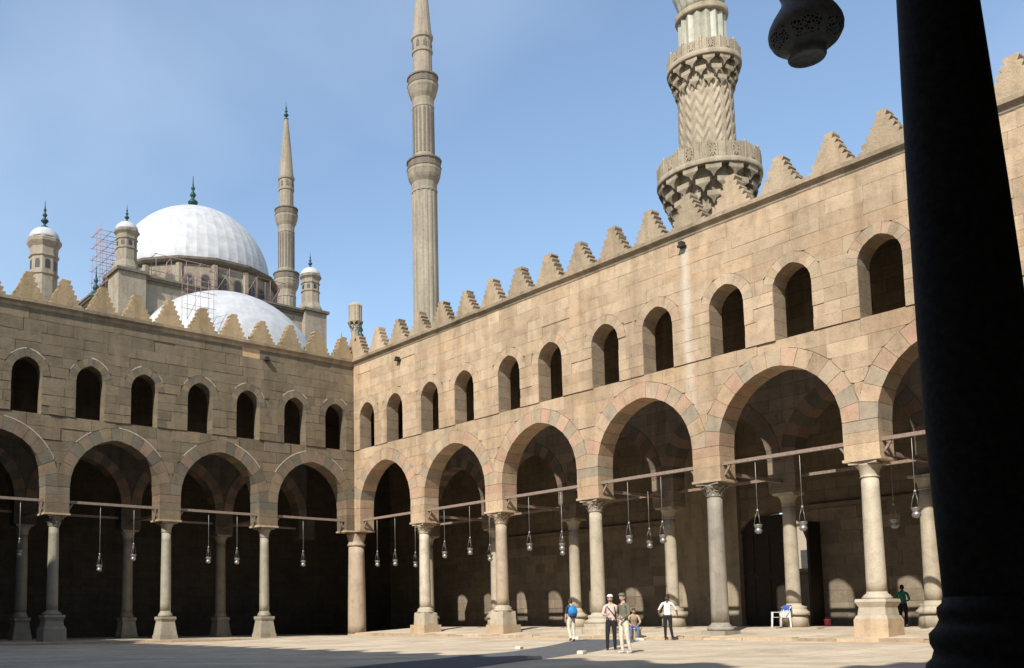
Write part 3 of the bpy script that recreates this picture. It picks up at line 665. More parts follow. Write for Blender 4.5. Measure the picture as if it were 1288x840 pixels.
# ================================================================== CORNER PINNACLE
t = wthing('corner_pinnacle', 'small fluted stone pinnacle on the courtyard corner merlon', 'pinnacle', (.25, .1, 16.9))
MB().prism(merlon_poly(0, 16.905, hw=.62, tip=.24, h=1.5), -.02, .5, lambda u, w, z: (.0 + w + .03, .1 + u, z)).build('foot', 'merlon_n', t)
b = MB().lathe([(.24, 18.2), (.26, 18.9)], 8, (.25, .1, 0), smooth=False)
for j in range(3):
    for k in range(8):
        a = 2 * math.pi * (k + .5 * (j % 2)) / 8; r = .24 + .07 * j; z = 18.75 + .22 * j
        b.add([(.25 + r * math.cos(a + d) * q, .1 + r * math.sin(a + d) * q, z + h) for d, q, h in ((-.28, .9, .22), (.28, .9, .22), (.28, 1.32, .22), (-.28, 1.32, .22), (0, .85, -.08), (0, 1.05, .0))], [(0, 1, 2, 3), (4, 1, 0), (5, 3, 2), (4, 0, 3, 5), (1, 4, 5, 2)])
b.build('corbel', 'minaret', t)
MB().lathe([(.40, 19.38), (.47, 19.40), (.47, 19.46), (.42, 19.47), (.42, 20.35), (.44, 20.42), (.36, 20.55), (.15, 20.68)], 36, (.25, .1, 0), rad=lambda i, z: 1 - .09 * (i % 4 in (0,)) , smooth=False).build('fluted_head', 'minaret', t)

# ================================================================== CARVED MINARET BEHIND THE SUNLIT WALL
MX, MY = 13.6, -15.9
t = wthing('carved_minaret', 'carved stone minaret with zigzag shaft above the sunlit wall', 'minaret', (MX, MY, 0)); c = (MX, MY, 0)
MB().box(MX - 2.0, MX + 2.0, MY - 2.0, MY + 2.0, -.3, 20.5).build('base', 'minaret', t)
MB().lathe([(1.85, 20.5), (1.8, 25.5)], 32, c).build('lower_shaft', 'minaret', t)
def muqarnas(name, c, z0, z1, r0, r1, n, tiers, par, mat):
    b = MB(); dz = (z1 - z0) / tiers
    for j in range(tiers):
        ra = r0 + (r1 - r0) * j / tiers; rb = r0 + (r1 - r0) * (j + 1) / tiers; za = z0 + dz * j; zb = za + dz
        for k in range(n):
            a = 2 * math.pi * (k + .5 * (j % 2)) / n; w = math.pi / n * .66
            P = lambda ang, r, z: (c[0] + r * math.cos(ang), c[1] + r * math.sin(ang), z)
            vs = [P(a - w, rb, zb), P(a + w, rb, zb), P(a + w, rb, zb - dz * .42), P(a - w, rb, zb - dz * .42), P(a, ra + .02, za - dz * .05), P(a - w, ra - .25, zb), P(a + w, ra - .25, zb), P(a - w * .3, (ra + rb) / 2, za + dz * .3), P(a + w * .3, (ra + rb) / 2, za + dz * .3), P(a, ra - .25, za - dz * .05)]
            b.add(vs, [(0, 1, 2, 3), (3, 2, 8, 7), (7, 8, 4), (0, 3, 5), (1, 6, 2), (3, 7, 5), (2, 6, 8), (5, 7, 4, 9), (6, 9, 4, 8), (0, 5, 6, 1)])
    b.lathe([(r0 - .06, z0 - dz * .2), (r0 - .06, z0 + dz), ((r0 + r1) / 2 - .25, z0 + dz * (tiers - 1)), (r1 - .3, z1 - .01)], 32, c)
    return b.build(name, mat, par)
muqarnas('lower_corbel', c, 22.9, 25.55, 1.85, 2.75, 14, 4, t, 'minaret')
def parapet(c, z, r, h, n, par, mat, name='balcony'):
    bal = MB().lathe([(r - .5, z), (r + .03, z), (r + .05, z + .06), (r + .05, z + .30), (r + .0, z + .33), (r - .12, z + .33), (r - .5, z + .30)], 48, c).build(name, mat, par)
    for k in range(n):
        a = 2 * math.pi * k / n
        MB().lathe([(.09, z + .33), (.09, z + .33 + h + .05), (.10, z + .33 + h + .06), (.04, z + .33 + h + .2)], 6, (c[0] + (r - .06) * math.cos(a), c[1] + (r - .06) * math.sin(a), 0), smooth=False).build('post', mat, bal)
        b = MB(); a1 = a + .11 / r; a2 = a + 2 * math.pi / n - .11 / r
        P = lambda s, q, rr: (c[0] + rr * math.cos(a1 + (a2 - a1) * s), c[1] + rr * math.sin(a1 + (a2 - a1) * s), z + .335 + h * q)
        def bar(s0, q0, s1, q1, wd):
            d = Vector((s1 - s0, q1 - q0)); nn = Vector((-d.y, d.x)).normalized() * wd
            q = [(s0 + nn.x, q0 + nn.y), (s1 + nn.x, q1 + nn.y), (s1 - nn.x, q1 - nn.y), (s0 - nn.x, q0 - nn.y)]
            b.add([P(x, y, r + .0) for x, y in q] + [P(x, y, r - .12) for x, y in q], [(0, 1, 2, 3), (7, 6, 5, 4), (0, 4, 5, 1), (1, 5, 6, 2), (2, 6, 7, 3), (3, 7, 4, 0)])
        bar(0, .06, 1, .06, .06); bar(0, .93, 1, .93, .07); bar(.05, 0, .05, 1, .09); bar(.95, 0, .95, 1, .09); bar(.3, 0, .3, 1, .035); bar(.7, 0, .7, 1, .035)
        bar(.3, .1, .7, .9, .05); bar(.3, .9, .7, .1, .05); bar(.3, .5, .7, .5, .05); bar(.5, .1, .5, .9, .045); bar(.15, 0, .15, 1, .09); bar(.85, 0, .85, 1, .09)
        b.build('pierced_panel', mat, bal)
    return bal
parapet(c, 25.55, 2.78, .85, 14, t, 'minaret')
# zigzag shaft
b = MB(); n, kz = 168, 110; z0, z1 = 25.6, 31.2; vs = []
for j in range(kz + 1):
    z = z0 + (z1 - z0) * j / kz
    for i in range(n):
        th = i / n * 14; tri = abs((th % 1) - .5) * 2; ph = (z / .70 + tri * 1.05) % 1
        h = .5 - .5 * math.cos(2 * math.pi * ph); h = h ** .9; flat = 1 if (z - z0 < .6 or z1 - z < .25) else 0
        r = 1.48 - .08 * (j / kz) + (.095 * h if not flat else .06); a = 2 * math.pi * i / n
        vs.append((MX + r * math.cos(a), MY + r * math.sin(a), z))
b.add(vs, [(j * n + i, j * n + (i + 1) % n, (j + 1) * n + (i + 1) % n, (j + 1) * n + i) for j in range(kz) for i in range(n)], smooth=True); b.build('zigzag_shaft', 'minaret', t)
muqarnas('upper_corbel', c, 30.7, 32.25, 1.5, 1.96, 13, 3, t, 'minaret')
parapet(c, 32.25, 1.98, .62, 12, t, 'minaret')
MB().lathe([(1.26, 32.3), (1.26, 35.35)], 64, c, smooth=False, rad=lambda i, z: 1 + .05 * math.cos(i * math.pi / 2)).build('tiled_shaft', 'faience', t)
MB().lathe([(1.3, 35.3), (1.42, 35.38), (1.46, 35.5), (1.4, 35.6), (1.45, 35.7), (1.3, 35.8)], 40, c).build('ring_moulding', 'minaret', t)
MB().lathe([(1.2, 35.8), (1.2, 36.2), (1.5, 37.2), (1.55, 38), (1.2, 39), (.5, 40.2), (.2, 41), (.08, 42)], 64, c, rad=lambda i, z: 1 + .04 * math.cos(i * math.pi / 2)).build('bulb', 'faience', t)

# ================================================================== THE DOMED MOSQUE
def octo(a0=math.pi / 8): return a0
def finial(b, c, z, h, mi=0):
    p = [(.10, 0), (.55, .02), (.62, .05), (.28, .09), (.16, .14), (.34, .19), (.60, .24), (.62, .28), (.34, .34), (.14, .37), (.30, .43), (.40, .47), (.26, .53), (.10, .57), (.22, .63), (.26, .66), (.12, .72), (.08, .8), (.03, 1.0)]
    b.lathe([(r * h * .21, z + q * h) for r, q in p], 14, c, mi=mi)
BX, BY, BH, BZ = 30.4, 90.9, 16.2, 49.3     # centre, half width, roof height
t = wthing('domed_mosque', 'large mosque with white ribbed dome and half dome behind the shaded wall', 'mosque', (BX, BY, 0))
MB().box(BX - BH, BX + BH, BY - BH, BY + BH, 0, BZ - .8).build('wall', 'mosque', t)
cn = MB()
for zz, d in ((BZ - .8, .25), (BZ - .45, .55), (BZ - .15, .75)): cn.box(BX - BH - d, BX + BH + d, BY - BH - d, BY + BH + d, zz + .002, zz + .3)
cn.build('cornice', 'mosqued', t)
rf = MB().box(BX - BH + .5, BX + BH - .5, BY - BH + .5, BY + BH - .5, BZ + .16, BZ + .3).build('roof', 'mosqued', t)
dc = (32.2, 90.4, 0)
dr = MB().lathe([(13.5, BZ + .3), (13.5, 54.4)], 16, dc, smooth=False, a0=math.pi / 16).build('drum', 'mosque', t)
MB().lathe([(13.6, 54.4), (14.0, 54.6), (14.3, 54.95), (14.35, 55.3), (13.2, 55.6)], 16, dc, smooth=False, a0=math.pi / 16).build('drum_cornice', 'mosqued', dr)
for k in range(16):
    a = 2 * math.pi * k / 16 + math.pi / 8 * 0; rr = 13.5 * math.cos(math.pi / 16)
    ra = Vector((math.cos(a), math.sin(a), 0)); ta = Vector((-ra.y, ra.x, 0))
    for off in (-1.25, 1.25):
        p = Vector(dc) + ra * rr + ta * off
        def slab(hw, z0, z1, d0, d1, top):
            pts = [(-hw, z0), (hw, z0), (hw, z1)] + [(hw * math.cos(q * math.pi / 6), z1 + hw * math.sin(q * math.pi / 6)) for q in range(1, 6)] + [(-hw, z1)]
            return MB().prism(pts, d0, d1, lambda u, w, z: tuple(p + ta * u + ra * w + Vector((0, 0, z))))
        slab(.78, 50.6, 52.2, -.1, .10, 0).build('window_frame', 'mosqued', dr); slab(.56, 50.75, 52.2, -.05, .13, 0).build('window', 'glassdark', dr)
    pp = Vector(dc) + Vector((math.cos(a + math.pi / 16), math.sin(a + math.pi / 16), 0)) * 13.45
    MB().lathe([(.55, BZ + .3), (.55, 54.35)], 6, tuple(pp), smooth=False).build('pilaster', 'mosque', dr)
nr = 144
MB().lathe([(12.7 * math.cos(q * math.pi / 2 / 22), 55.5 + 12.9 * math.sin(q * math.pi / 2 / 22)) for q in range(22)] + [(.3, 68.4)], nr, dc, rad=lambda i, z: 1.004 if i % 3 == 0 else 1.0, smooth=False).build('dome', 'dome', t)
b = MB(); finial(b, dc, 68.3, 6.3); b.build('dome_finial', 'finial', t)
# front half dome against the facade
sdc = (30.3, BY - BH, 0)
b = MB(); n = 72; vs = []; kk = 18
for j in range(kk + 1):
    ph = math.pi / 2 * j / kk
    for i in range(n + 1):
        a = math.pi + math.pi * i / n; rr = 14.8 * max(math.cos(ph), .002) * (1.001 if i % 2 else 1)
        vs.append((sdc[0] + rr * math.cos(a), sdc[1] + rr * math.sin(a) * .78, 36.2 + 13.0 * math.sin(ph)))
b.add(vs, [(j * (n + 1) + i, j * (n + 1) + i + 1, (j + 1) * (n + 1) + i + 1, (j + 1) * (n + 1) + i) for j in range(kk) for i in range(n)])
b.build('half_dome', 'dome', t)
b = MB(); vs = [(sdc[0] + r * math.cos(math.pi + math.pi * i / 36), sdc[1] + .78 * r * math.sin(math.pi + math.pi * i / 36), z) for r, z in ((15.1, 0), (15.1, 35.6), (15.6, 35.9), (15.6, 36.3), (14.7, 36.4)) for i in range(37)]
b.add(vs, [(j * 37 + i, j * 37 + i + 1, (j + 1) * 37 + i + 1, (j + 1) * 37 + i) for j in range(4) for i in range(36)]); b.build('apse', 'mosque', t)
# corner piers of the facade
for x in (BX - BH + 1.1, BX + BH - 1.1):
    pr = MB().box(x - 2.0, x + 2.0, BY - BH - .9, BY - BH + 3.1, 0, BZ - .05).build('corner_pier', 'mosque', t)
    MB().box(x - 2.35, x + 2.35, BY - BH - 1.25, BY - BH + 3.4, BZ - .045, BZ + .36).build('pier_cap', 'mosqued', pr)
def turret(label, cx, cy, z0, r, h, fin, base_z=0):
    """octagonal turret with small dome; h is the height of the shaft above z0"""
    t = wthing('domed_turret', label, 'turret', (cx, cy, base_z)); c = (cx, cy, 0); a0 = math.pi / 8
    MB().lathe([(r * 1.35, z0 - r * 1.0), (r * 1.35, z0 - r * .7), (r * 1.0, z0 + .02)] if base_z else [(r, base_z), (r, z0 + .02)], 8, c, smooth=False, a0=a0).build('base', 'mosque', t)
    MB().lathe([(r, z0), (r, z0 + h * .46), (r * 1.09, z0 + h * .48), (r * 1.09, z0 + h * .52), (r * .99, z0 + h * .53), (r * .99, z0 + h * .84), (r * 1.09, z0 + h * .86), (r * 1.09, z0 + h * .90), (r, z0 + h * .91), (r * 1.02, z0 + h * 1.05), (r * 1.24, z0 + h * 1.15), (r * 1.26, z0 + h * 1.21), (r * 1.12, z0 + h * 1.25)], 8, c, smooth=False, a0=a0).build('shaft', 'mosque', t)
    for k in range(8):
        a = 2 * math.pi * k / 8 + math.pi / 4 * 0 + math.pi / 4; ra = Vector((math.cos(a), math.sin(a), 0)); ta = Vector((-ra.y, ra.x, 0)); p = Vector(c) + ra * r * .99 * math.cos(math.pi / 8); hw = r * .17
        pts = [(-hw, z0 + h * .6), (hw, z0 + h * .6), (hw, z0 + h * .74), (hw * .6, z0 + h * .78), (-hw * .6, z0 + h * .78), (-hw, z0 + h * .74)]
        MB().prism(pts, -.05, .04, lambda u, w, z: tuple(p + ta * u + ra * w + Vector((0, 0, z)))).build('window', 'glassdark', t)
    zd = z0 + h * 1.24
    MB().lathe([(r * 1.12 * math.cos(q * math.pi / 2 / 10), zd + r * .98 * math.sin(q * math.pi / 2 / 10)) for q in range(10)] + [(.06, zd + r * .98)], 32, c).build('dome', 'dome', t)
    b = MB(); finial(b, c, zd + r * .95, fin); b.build('finial', 'finial', t)
    return t
turret('octagonal turret with white cap on the mosque corner beside the scaffold tower', BX - BH + .9, BY - BH + 1.0, BZ + 1.9, 1.45, 3.6, 2.6, base_z=BZ + .36)
turret('octagonal turret with white cap on the mosque corner beside the far minaret', BX + BH - .9, BY - BH + 1.0, BZ + 1.9, 1.45, 3.6, 2.6, base_z=BZ + .36)
turret('wide octagonal turret with white cap standing alone by the scaffold tower', -2.6, 54.7, 36.2, 1.5, 5.4, 3.2)
turret('small far turret whose finial shows between ochre merlons', 8.8, 70.0, 38.9, 1.6, 1.2, 5.5)
turret('slim far turret whose green finial rises beside the corner pinnacle', 46.0, 62.5, 36.6, .8, 2.0, 5.6)

turret('slim far turret with a short finial peeping over the ochre merlon by the pinnacle', 42.5, 62.5, 36.8, .8, 2.0, 2.5)
# pencil minarets
def pencil(label, cx, cy):
    t = wthing('pencil_minaret', label, 'minaret', (cx, cy, 0)); c = (cx, cy, 0); n = 48
    fl = lambda i, z: 1 - .045 * (i % 3 == 0)
    MB().box(cx - 3, cx + 3, cy - 3, cy + 3, 0, 40).build('base', 'mosque', t)
    MB().lathe([(1.9, 40), (1.9, 64.4)], n, c, smooth=False, rad=fl).build('lower_shaft', 'mosque', t)
    def balc(z, r, rs):
        b = MB().lathe([(rs, z - 3.6), (rs * 1.06, z - 3.5), (rs * 1.06, z - 3.2), (rs, z - 3.1), (rs * 1.04, z - 2.1), (rs * 1.22, z - 1.5), (rs * 1.30, z - 1.1), (r * .98, z - .5), (r, z - .35), (r, z + .12)], 16, c, smooth=False).build('corbel', 'mosque', t)
        MB().lathe([(r * 1.03, z + .122), (r * 1.03, z + .25), (r * .98, z + .27), (r * .98, z + 1.2), (r * 1.04, z + 1.22), (r * 1.04, z + 1.45), (r * .9, z + 1.46)], 16, c, smooth=False).build('balcony', 'mosqued', t)
    balc(68.0, 2.55, 1.85); MB().lathe([(1.62, 68), (1.62, 78.6)], 16, c, smooth=False).build('middle_shaft', 'mosque', t)
    for k in range(16):
        a = 2 * math.pi * (k + .5) / 16; ra = Vector((math.cos(a), math.sin(a), 0)); ta = Vector((-ra.y, ra.x, 0)); p = Vector(c) + ra * 1.62 * math.cos(math.pi / 16)
        MB().prism([(-.17, 70.5), (.17, 70.5), (.17, 77.2), (0, 77.6), (-.17, 77.2)], -.05, .05, lambda u, w, z: tuple(p + ta * u + ra * w + Vector((0, 0, z)))).build('panel', 'mosqued', t)
    balc(81.2, 2.3, 1.6); MB().lathe([(1.48, 82), (1.45, 86.4), (1.6, 86.5), (1.6, 86.9), (1.47, 87.0), (1.47, 88.6), (1.66, 88.8), (1.7, 89.2), (1.5, 89.3)], 16, c, smooth=False).build('upper_shaft', 'mosque', t)
    for k in range(8):
        a = 2 * math.pi * (k + .5) / 8; ra = Vector((math.cos(a), math.sin(a), 0)); ta = Vector((-ra.y, ra.x, 0)); p = Vector(c) + ra * 1.45
        MB().prism([(-.26, 87.2), (.26, 87.2), (.26, 88.0), (0, 88.4), (-.26, 88.0)], -.1, .06, lambda u, w, z: tuple(p + ta * u + ra * w + Vector((0, 0, z)))).build('panel', 'mosqued', t)
    MB().lathe([(1.5, 89.25), (1.42, 90), (.95, 96), (.38, 101.6)], 16, c, smooth=False).build('spire', 'mosque', t)
    b = MB(); finial(b, c, 101.5, 3.8); b.build('finial', 'finial', t)
pencil('tall slender fluted minaret rising out of the top of the picture', 54.3, 57.5)
pencil('slender fluted minaret with green finial behind the mosque corner turret', 60.9, 108.0)

# scaffolds
def scaffold(label, x0, y0, z0, dx, dy, nx, ny, nz, lift, bay, r=.055, keep=1.0, seed=1):
    random.seed(seed)
    t = wthing('scaffold', label, 'scaffold', (x0, y0, z0))
    ax = Vector((dx[0], dx[1], 0)); ay = Vector((dy[0], dy[1], 0)); o = Vector((x0, y0, z0))
    for i in range(nx + 1):
        for j in range(ny + 1):
            top = nz * lift * random.uniform(.75, 1.1); p = o + ax * bay * i + ay * 1.6 * j
            MB().tube([p, p + Vector((0, 0, top))], r, 5).build('standard', 'scaffold', t)
    for k in range(1, nz + 1):
        for j in range(ny + 1):
            if random.random() < keep: p = o + ay * 1.6 * j + Vector((0, 0, k * lift)); MB().tube([p - ax * .4, p + ax * (bay * nx + .4)], r, 5).build('ledger', 'scaffold', t)
        for i in range(nx + 1):
            if random.random() < keep: p = o + ax * bay * i + Vector((0, 0, k * lift)); MB().tube([p - ay * .3, p + ay * (1.6 * ny + .3)], r, 5).build('transom', 'scaffold', t)
    for i in range(0, nx, 2):
        p = o + ax * bay * i; MB().tube([p, p + ax * bay + Vector((0, 0, lift * 2))], r * .9, 5).build('brace', 'scaffold', t)
scaffold('red tube scaffold tower left of the white dome', 12.0, 77.5, 44.0, (1, 0), (0, 1), 2, 2, 7, 1.7, 1.5, .045, seed=2)
scaffold('red tube scaffold along the drum beneath the white dome', 19.5, 75.6, BZ + .36, (1, 0), (0, 1), 9, 1, 2, 1.9, 2.35, .045, keep=.6, seed=3)
scaffold('thin tube scaffold standing against the front half dome', 18.2, 62.4, 40.0, (1, .0), (0, 1), 2, 1, 3, 2.0, 1.9, .03, keep=.5, seed=5)
# ================================================================== PEOPLE AND SMALL THINGS
SK = plain('light_skin', (.52, .33, .24), .6, noise=.1); SKD = plain('dark_skin', (.12, .07, .045), .6, noise=.1)
def cloth(name, col): return plain(name, col, .9, noise=.25, nscale=12, bump=.2)
def person(label, loc, rz, h, J, mats, hair, pose=None, hat=None, short_sleeve=True, skin=SK):
    """one skinned body facing local +Y; mats = (shirt, trousers, shoes)"""
    P = dict(pelvis=(0, 0, .94), belly=(0, 0, 1.08), chest=(0, .0, 1.28), collar=(0, -.015, 1.43), neck=(0, 0, 1.51), skull=(0, .015, 1.60))
    for s, k in ((1, 'r'), (-1, 'l')):
        P.update({'sh' + k: (.175 * s, -.01, 1.40), 'el' + k: (.225 * s, -.03, 1.13), 'wr' + k: (.235 * s, .05, .89), 'ha' + k: (.235 * s, .065, .83),
                  'hi' + k: (.09 * s, 0, .88), 'kn' + k: (.10 * s, .015, .49), 'an' + k: (.10 * s, -.02, .09), 'he' + k: (.10 * s, -.04, .045), 'to' + k: (.115 * s, .15, .035)})
    P.update(J or {})
    rad = dict(pelvis=(.15, .11), belly=(.135, .10), chest=(.155, .105), collar=(.085, .07), neck=(.052, .055), skull=(.06, .07))
    for k in 'rl': rad.update({'sh' + k: (.062, .062), 'el' + k: (.046, .046), 'wr' + k: (.030, .026), 'ha' + k: (.038, .022), 'hi' + k: (.098, .098), 'kn' + k: (.066, .066), 'an' + k: (.048, .048), 'he' + k: (.042, .04), 'to' + k: (.042, .03)})
    names = list(P); idx = {n: i for i, n in enumerate(names)}
    E_ = [('pelvis', 'belly'), ('belly', 'chest'), ('chest', 'collar'), ('collar', 'neck'), ('neck', 'skull')]
    for k in 'rl': E_ += [('collar', 'sh' + k), ('sh' + k, 'el' + k), ('el' + k, 'wr' + k), ('wr' + k, 'ha' + k), ('pelvis', 'hi' + k), ('hi' + k, 'kn' + k), ('kn' + k, 'an' + k), ('an' + k, 'he' + k), ('he' + k, 'to' + k)]
    me = bpy.data.meshes.new('person_skeleton'); me.from_pydata([P[n] for n in names], [(idx[a], idx[b]) for a, b in E_], [])
    ob = bpy.data.objects.new('person_skeleton', me); C.objects.link(ob)
    md = ob.modifiers.new('skin', 'SKIN'); md.use_smooth_shade = True
    sub = ob.modifiers.new('sub', 'SUBSURF'); sub.levels = 2; sub.render_levels = 2
    for n in names:
        sv = me.skin_vertices[0].data[idx[n]]; sv.radius = rad[n]; sv.use_root = (n == 'pelvis')
    dg = bpy.context.evaluated_depsgraph_get(); dg.update()
    ev = bpy.data.meshes.new_from_object(ob.evaluated_get(dg))
    bpy.data.objects.remove(ob)
    shirt, trou, shoe = mats
    b = MB()
    segs = []
    for a_, c_ in E_:
        if a_[:2] in ('hi', 'kn') or a_ == 'pelvis' and c_[:2] == 'hi': mi = 1
        elif a_[:2] in ('an', 'he'): mi = 2
        elif a_[:2] in ('wr',): mi = 3
        elif a_[:2] == 'el': mi = 3 if short_sleeve else 0
        elif a_ in ('neck', 'collar') and c_ in ('neck', 'skull'): mi = 3
        else: mi = 0
        segs.append((Vector(P[a_]), Vector(P[c_]), mi))
    def near(p):
        best = 9; r = 0
        for a_, c_, mi in segs:
            d = c_ - a_; t = max(0, min(1, (p - a_).dot(d) / d.length_squared)); q = (p - a_ - d * t).length
            if q < best: best, r = q, mi
        return r
    pz = Vector(P['pelvis'])
    vs = [v.co.copy() for v in ev.vertices]
    for p in ev.polygons:
        mi = near(p.center)
        if mi == 0 and p.center.z < pz.z + .03: mi = 1
        b.f.append(tuple(p.vertices)); b.m.append(mi); b.sm.append(True)
    b.v = [tuple(v) for v in vs]
    bpy.data.meshes.remove(ev)
    hd = Vector(P['skull']) + Vector((0, .015, .045))
    # head with face
    n, k = 20, 14; hv = []
    for j in range(k + 1):
        ph = math.pi * j / k
        for i in range(n):
            a = 2 * math.pi * i / n; x = math.sin(ph) * math.cos(a); y = math.sin(ph) * math.sin(a); z = -math.cos(ph)
            w = .074 * (1 - .22 * max(0, -z) ** 1.5); dpt = .095 * (1 - .08 * max(0, -z))
            nose = .026 * math.exp(-((x / .13) ** 2)) * math.exp(-(((z + .12) / .16) ** 2)) if y > .3 else 0
            brow = -.010 * math.exp(-(((abs(x) - .42) / .18) ** 2)) * math.exp(-(((z - .03) / .14) ** 2)) if y > .3 else 0
            hv.append((hd.x + x * w, hd.y + y * dpt + nose + brow, hd.z + z * .118))
    b.add(hv, [(j * n + i, j * n + (i + 1) % n, (j + 1) * n + (i + 1) % n, (j + 1) * n + i) for j in range(k) for i in range(n)], 3, True)
    for s in (-1, 1):
        b.ball((hd.x + s * .075, hd.y - .01, hd.z - .012), .012, .02, .032, 8, 6, 3); b.ball((hd.x + s * .031, hd.y + .081, hd.z + .008), .012, .009, .007, 8, 6, 4)
    b.tube([(hd.x - .026, hd.y + .083, hd.z - .056), (hd.x, hd.y + .089, hd.z - .055), (hd.x + .026, hd.y + .083, hd.z - .056)], .0055, 5, 5)
    # fingers
    for kx, s in (('r', 1), ('l', -1)):
        wr, ha = Vector(P['wr' + kx]), Vector(P['ha' + kx]); d = (ha - wr).normalized(); side = d.cross(Vector((s, 0, 0))); side = side.normalized() if side.length > .1 else Vector((0, 1, 0)); curl = d.cross(side).normalized() * (-1 if d.cross(side).dot(Vector((-s, 0, 0))) < 0 else 1)
        for f, (o, ln) in enumerate(((-.030, .058), (-.010, .070), (.010, .066), (.028, .050))):
            p0 = ha + side * o + d * .01; p1 = p0 + d * ln * .5 + curl * .008; p2 = p0 + d * ln * .85 + curl * .03
            b.tube([p0, p1, p2], [.0095, .009, .007], 6, 3)
        p0 = wr + d * .03 + side * .022; b.tube([p0, p0 + side * .032 + d * .028, p0 + side * .035 + d * .058 + curl * .012], [.011, .010, .008], 6, 3)
    t = b.build('person', [shirt, trou, shoe, skin, M['iron'], M['redn']])
    hm = MB(); n, k = 20, 8; hv = []
    for j in range(k + 1):
        ph = math.pi * .5 * j / k
        for i in range(n):
            a = 2 * math.pi * i / n; y = math.sin(a)
            lo = .05 if y > .25 else -.62 * (1 if y < -.1 else .55)
            z = 1 - (1 - lo) * (j / k); rr = math.sqrt(max(0, 1 - z * z)) if z > -1 else 0
            hv.append((hd.x + .083 * rr * math.cos(a), hd.y - .006 + .103 * rr * math.sin(a), hd.z + .128 * z))
    hm.add(hv, [(j * n + i, j * n + (i + 1) % n, (j + 1) * n + (i + 1) % n, (j + 1) * n + i) for j in range(k) for i in range(n)], smooth=True)
    hm.build('hair', hair, t)
    if hat:
        MB().lathe([(.105, 0), (.107, .008), (.088, .012), (.084, .045), (.06, .072), (.02, .08)], 20, (hd.x, hd.y + .01, hd.z + .058)).build('cap', hat, t)
    for ch in t.children: ch.parent = t
    t.location = loc; t.rotation_euler[2] = rz; s = h / 1.755; t.scale = (s, s, s)
    tag(t, label, 'person', kind='thing'); return t
HB = plain('brown_hair', (.06, .035, .02), .7); HK = plain('black_hair', (.015, .013, .012), .6); HG = plain('grey_hair', (.25, .24, .22), .8)
white_c = cloth('white_cotton', (.72, .70, .68)); cream = cloth('cream_cotton', (.66, .61, .50)); olive = cloth('olive_jacket', (.16, .155, .115)); blackc = cloth('black_cotton', (.018, .018, .02)); pinkc = cloth('pale_pink_shirt', (.62, .50, .45)); navy = cloth('navy_cotton', (.03, .035, .07))
tanc = cloth('tan_cotton', (.42, .31, .2)); jean = cloth('blue_denim', (.10, .17, .33)); green = cloth('green_cotton', (.03, .17, .12)); shoe = cloth('brown_shoe', (.10, .07, .05)); shoew = cloth('white_shoe', (.6, .58, .55))
def face_to(dx, dy): return math.atan2(-dx, dy)
ZC = lambda x: court_z(x, 0)
hip = dict(elr=(.36, -.12, 1.16), wrr=(.20, .04, .98), har=(.16, .08, .97), ell=(-.24, .02, 1.14), wrl=(-.16, .20, 1.05), hal=(-.13, .25, 1.06), anl=(-.13, -.10, .09), hel=(-.13, -.12, .045), tol=(-.15, .07, .035), knl=(-.12, .0, .49))
A = person('man in olive jacket and cream trousers, hand on hip, standing on the grey mat', (-10.0, -27.7, 0), face_to(-.9, .1), 1.76, hip, (olive, cream, shoew), HG, hat=olive, short_sleeve=False)
A2 = person('person in pale pink shirt and black trousers beside the olive jacket', (-8.5, -26.0, 0), face_to(-.75, -.5), 1.78, dict(elr=(.24, .05, 1.14), wrr=(.10, .2, 1.12), har=(.06, .24, 1.14), anr=(.12, .12, .09), her=(.12, .10, .045), tor=(.13, .29, .035), knr=(.11, .1, .49)), (pinkc, blackc, shoe), HG, hat=white_c)
W = person('person seen from behind with blue backpack and cream trousers', (-4.4, -20.7, ZC(-4.4)), face_to(.45, .9), 1.66, dict(elr=(.25, .04, 1.13), wrr=(.17, .2, 1.0), har=(.15, .24, .98), anl=(-.1, -.16, .12), hel=(-.1, -.2, .09), tol=(-.11, -.02, .04), knl=(-.1, .04, .49)), (navy, cream, shoe), HB)
Bm = person('man in white shirt and black trousers standing by the arcade step', (-1.9, -23.3, ZC(-1.9)), face_to(-.8, -.6), 1.74, dict(elr=(.32, -.06, 1.15), wrr=(.30, .12, .97), har=(.29, .16, .93), ell=(-.33, -.06, 1.16), wrl=(-.36, .08, .95), hal=(-.37, .11, .90), anl=(-.16, .05, .09), hel=(-.16, .03, .045), tol=(-.19, .2, .035)), (white_c, blackc, shoe), HK, skin=SKD)
seat = dict(pelvis=(0, 0, .50), belly=(0, .04, .64), chest=(0, .14, .82), collar=(0, .19, .96), neck=(0, .23, 1.03), skull=(0, .27, 1.11))
for s, k in ((1, 'r'), (-1, 'l')):
    seat.update({'sh' + k: (.175 * s, .19, .93), 'el' + k: (.25 * s, .28, .70), 'wr' + k: (.17 * s, .44, .60), 'ha' + k: (.15 * s, .49, .585), 'hi' + k: (.10 * s, .03, .48), 'kn' + k: (.14 * s, .44, .47), 'an' + k: (.14 * s, .42, .09), 'he' + k: (.14 * s, .40, .045), 'to' + k: (.16 * s, .58, .035)})
S = person('seated person in tan top and blue jeans leaning forward by the octagonal column', (-1.25, -21.2, ZC(-1.25)), face_to(-.75, -.65), 1.74, seat, (tanc, jean, shoe), HB, short_sleeve=False)
Gp = person('person in green top and black trousers in the shade of the arcade', (8.3, -27.25, .62), face_to(.8, .3), 1.72, dict(elr=(.25, .05, 1.13), wrr=(.15, .22, 1.08), har=(.12, .26, 1.1)), (green, blackc, shoew), HK, skin=SKD, short_sleeve=False)
def local_thing(name, label, cat, host):
    o = thing(name, label, cat, host.location); o.rotation_euler[2] = host.rotation_euler[2]; o.scale = host.scale; return o
bp_ = local_thing('backpack', 'bright blue rounded backpack worn over navy clothes', 'backpack', W)
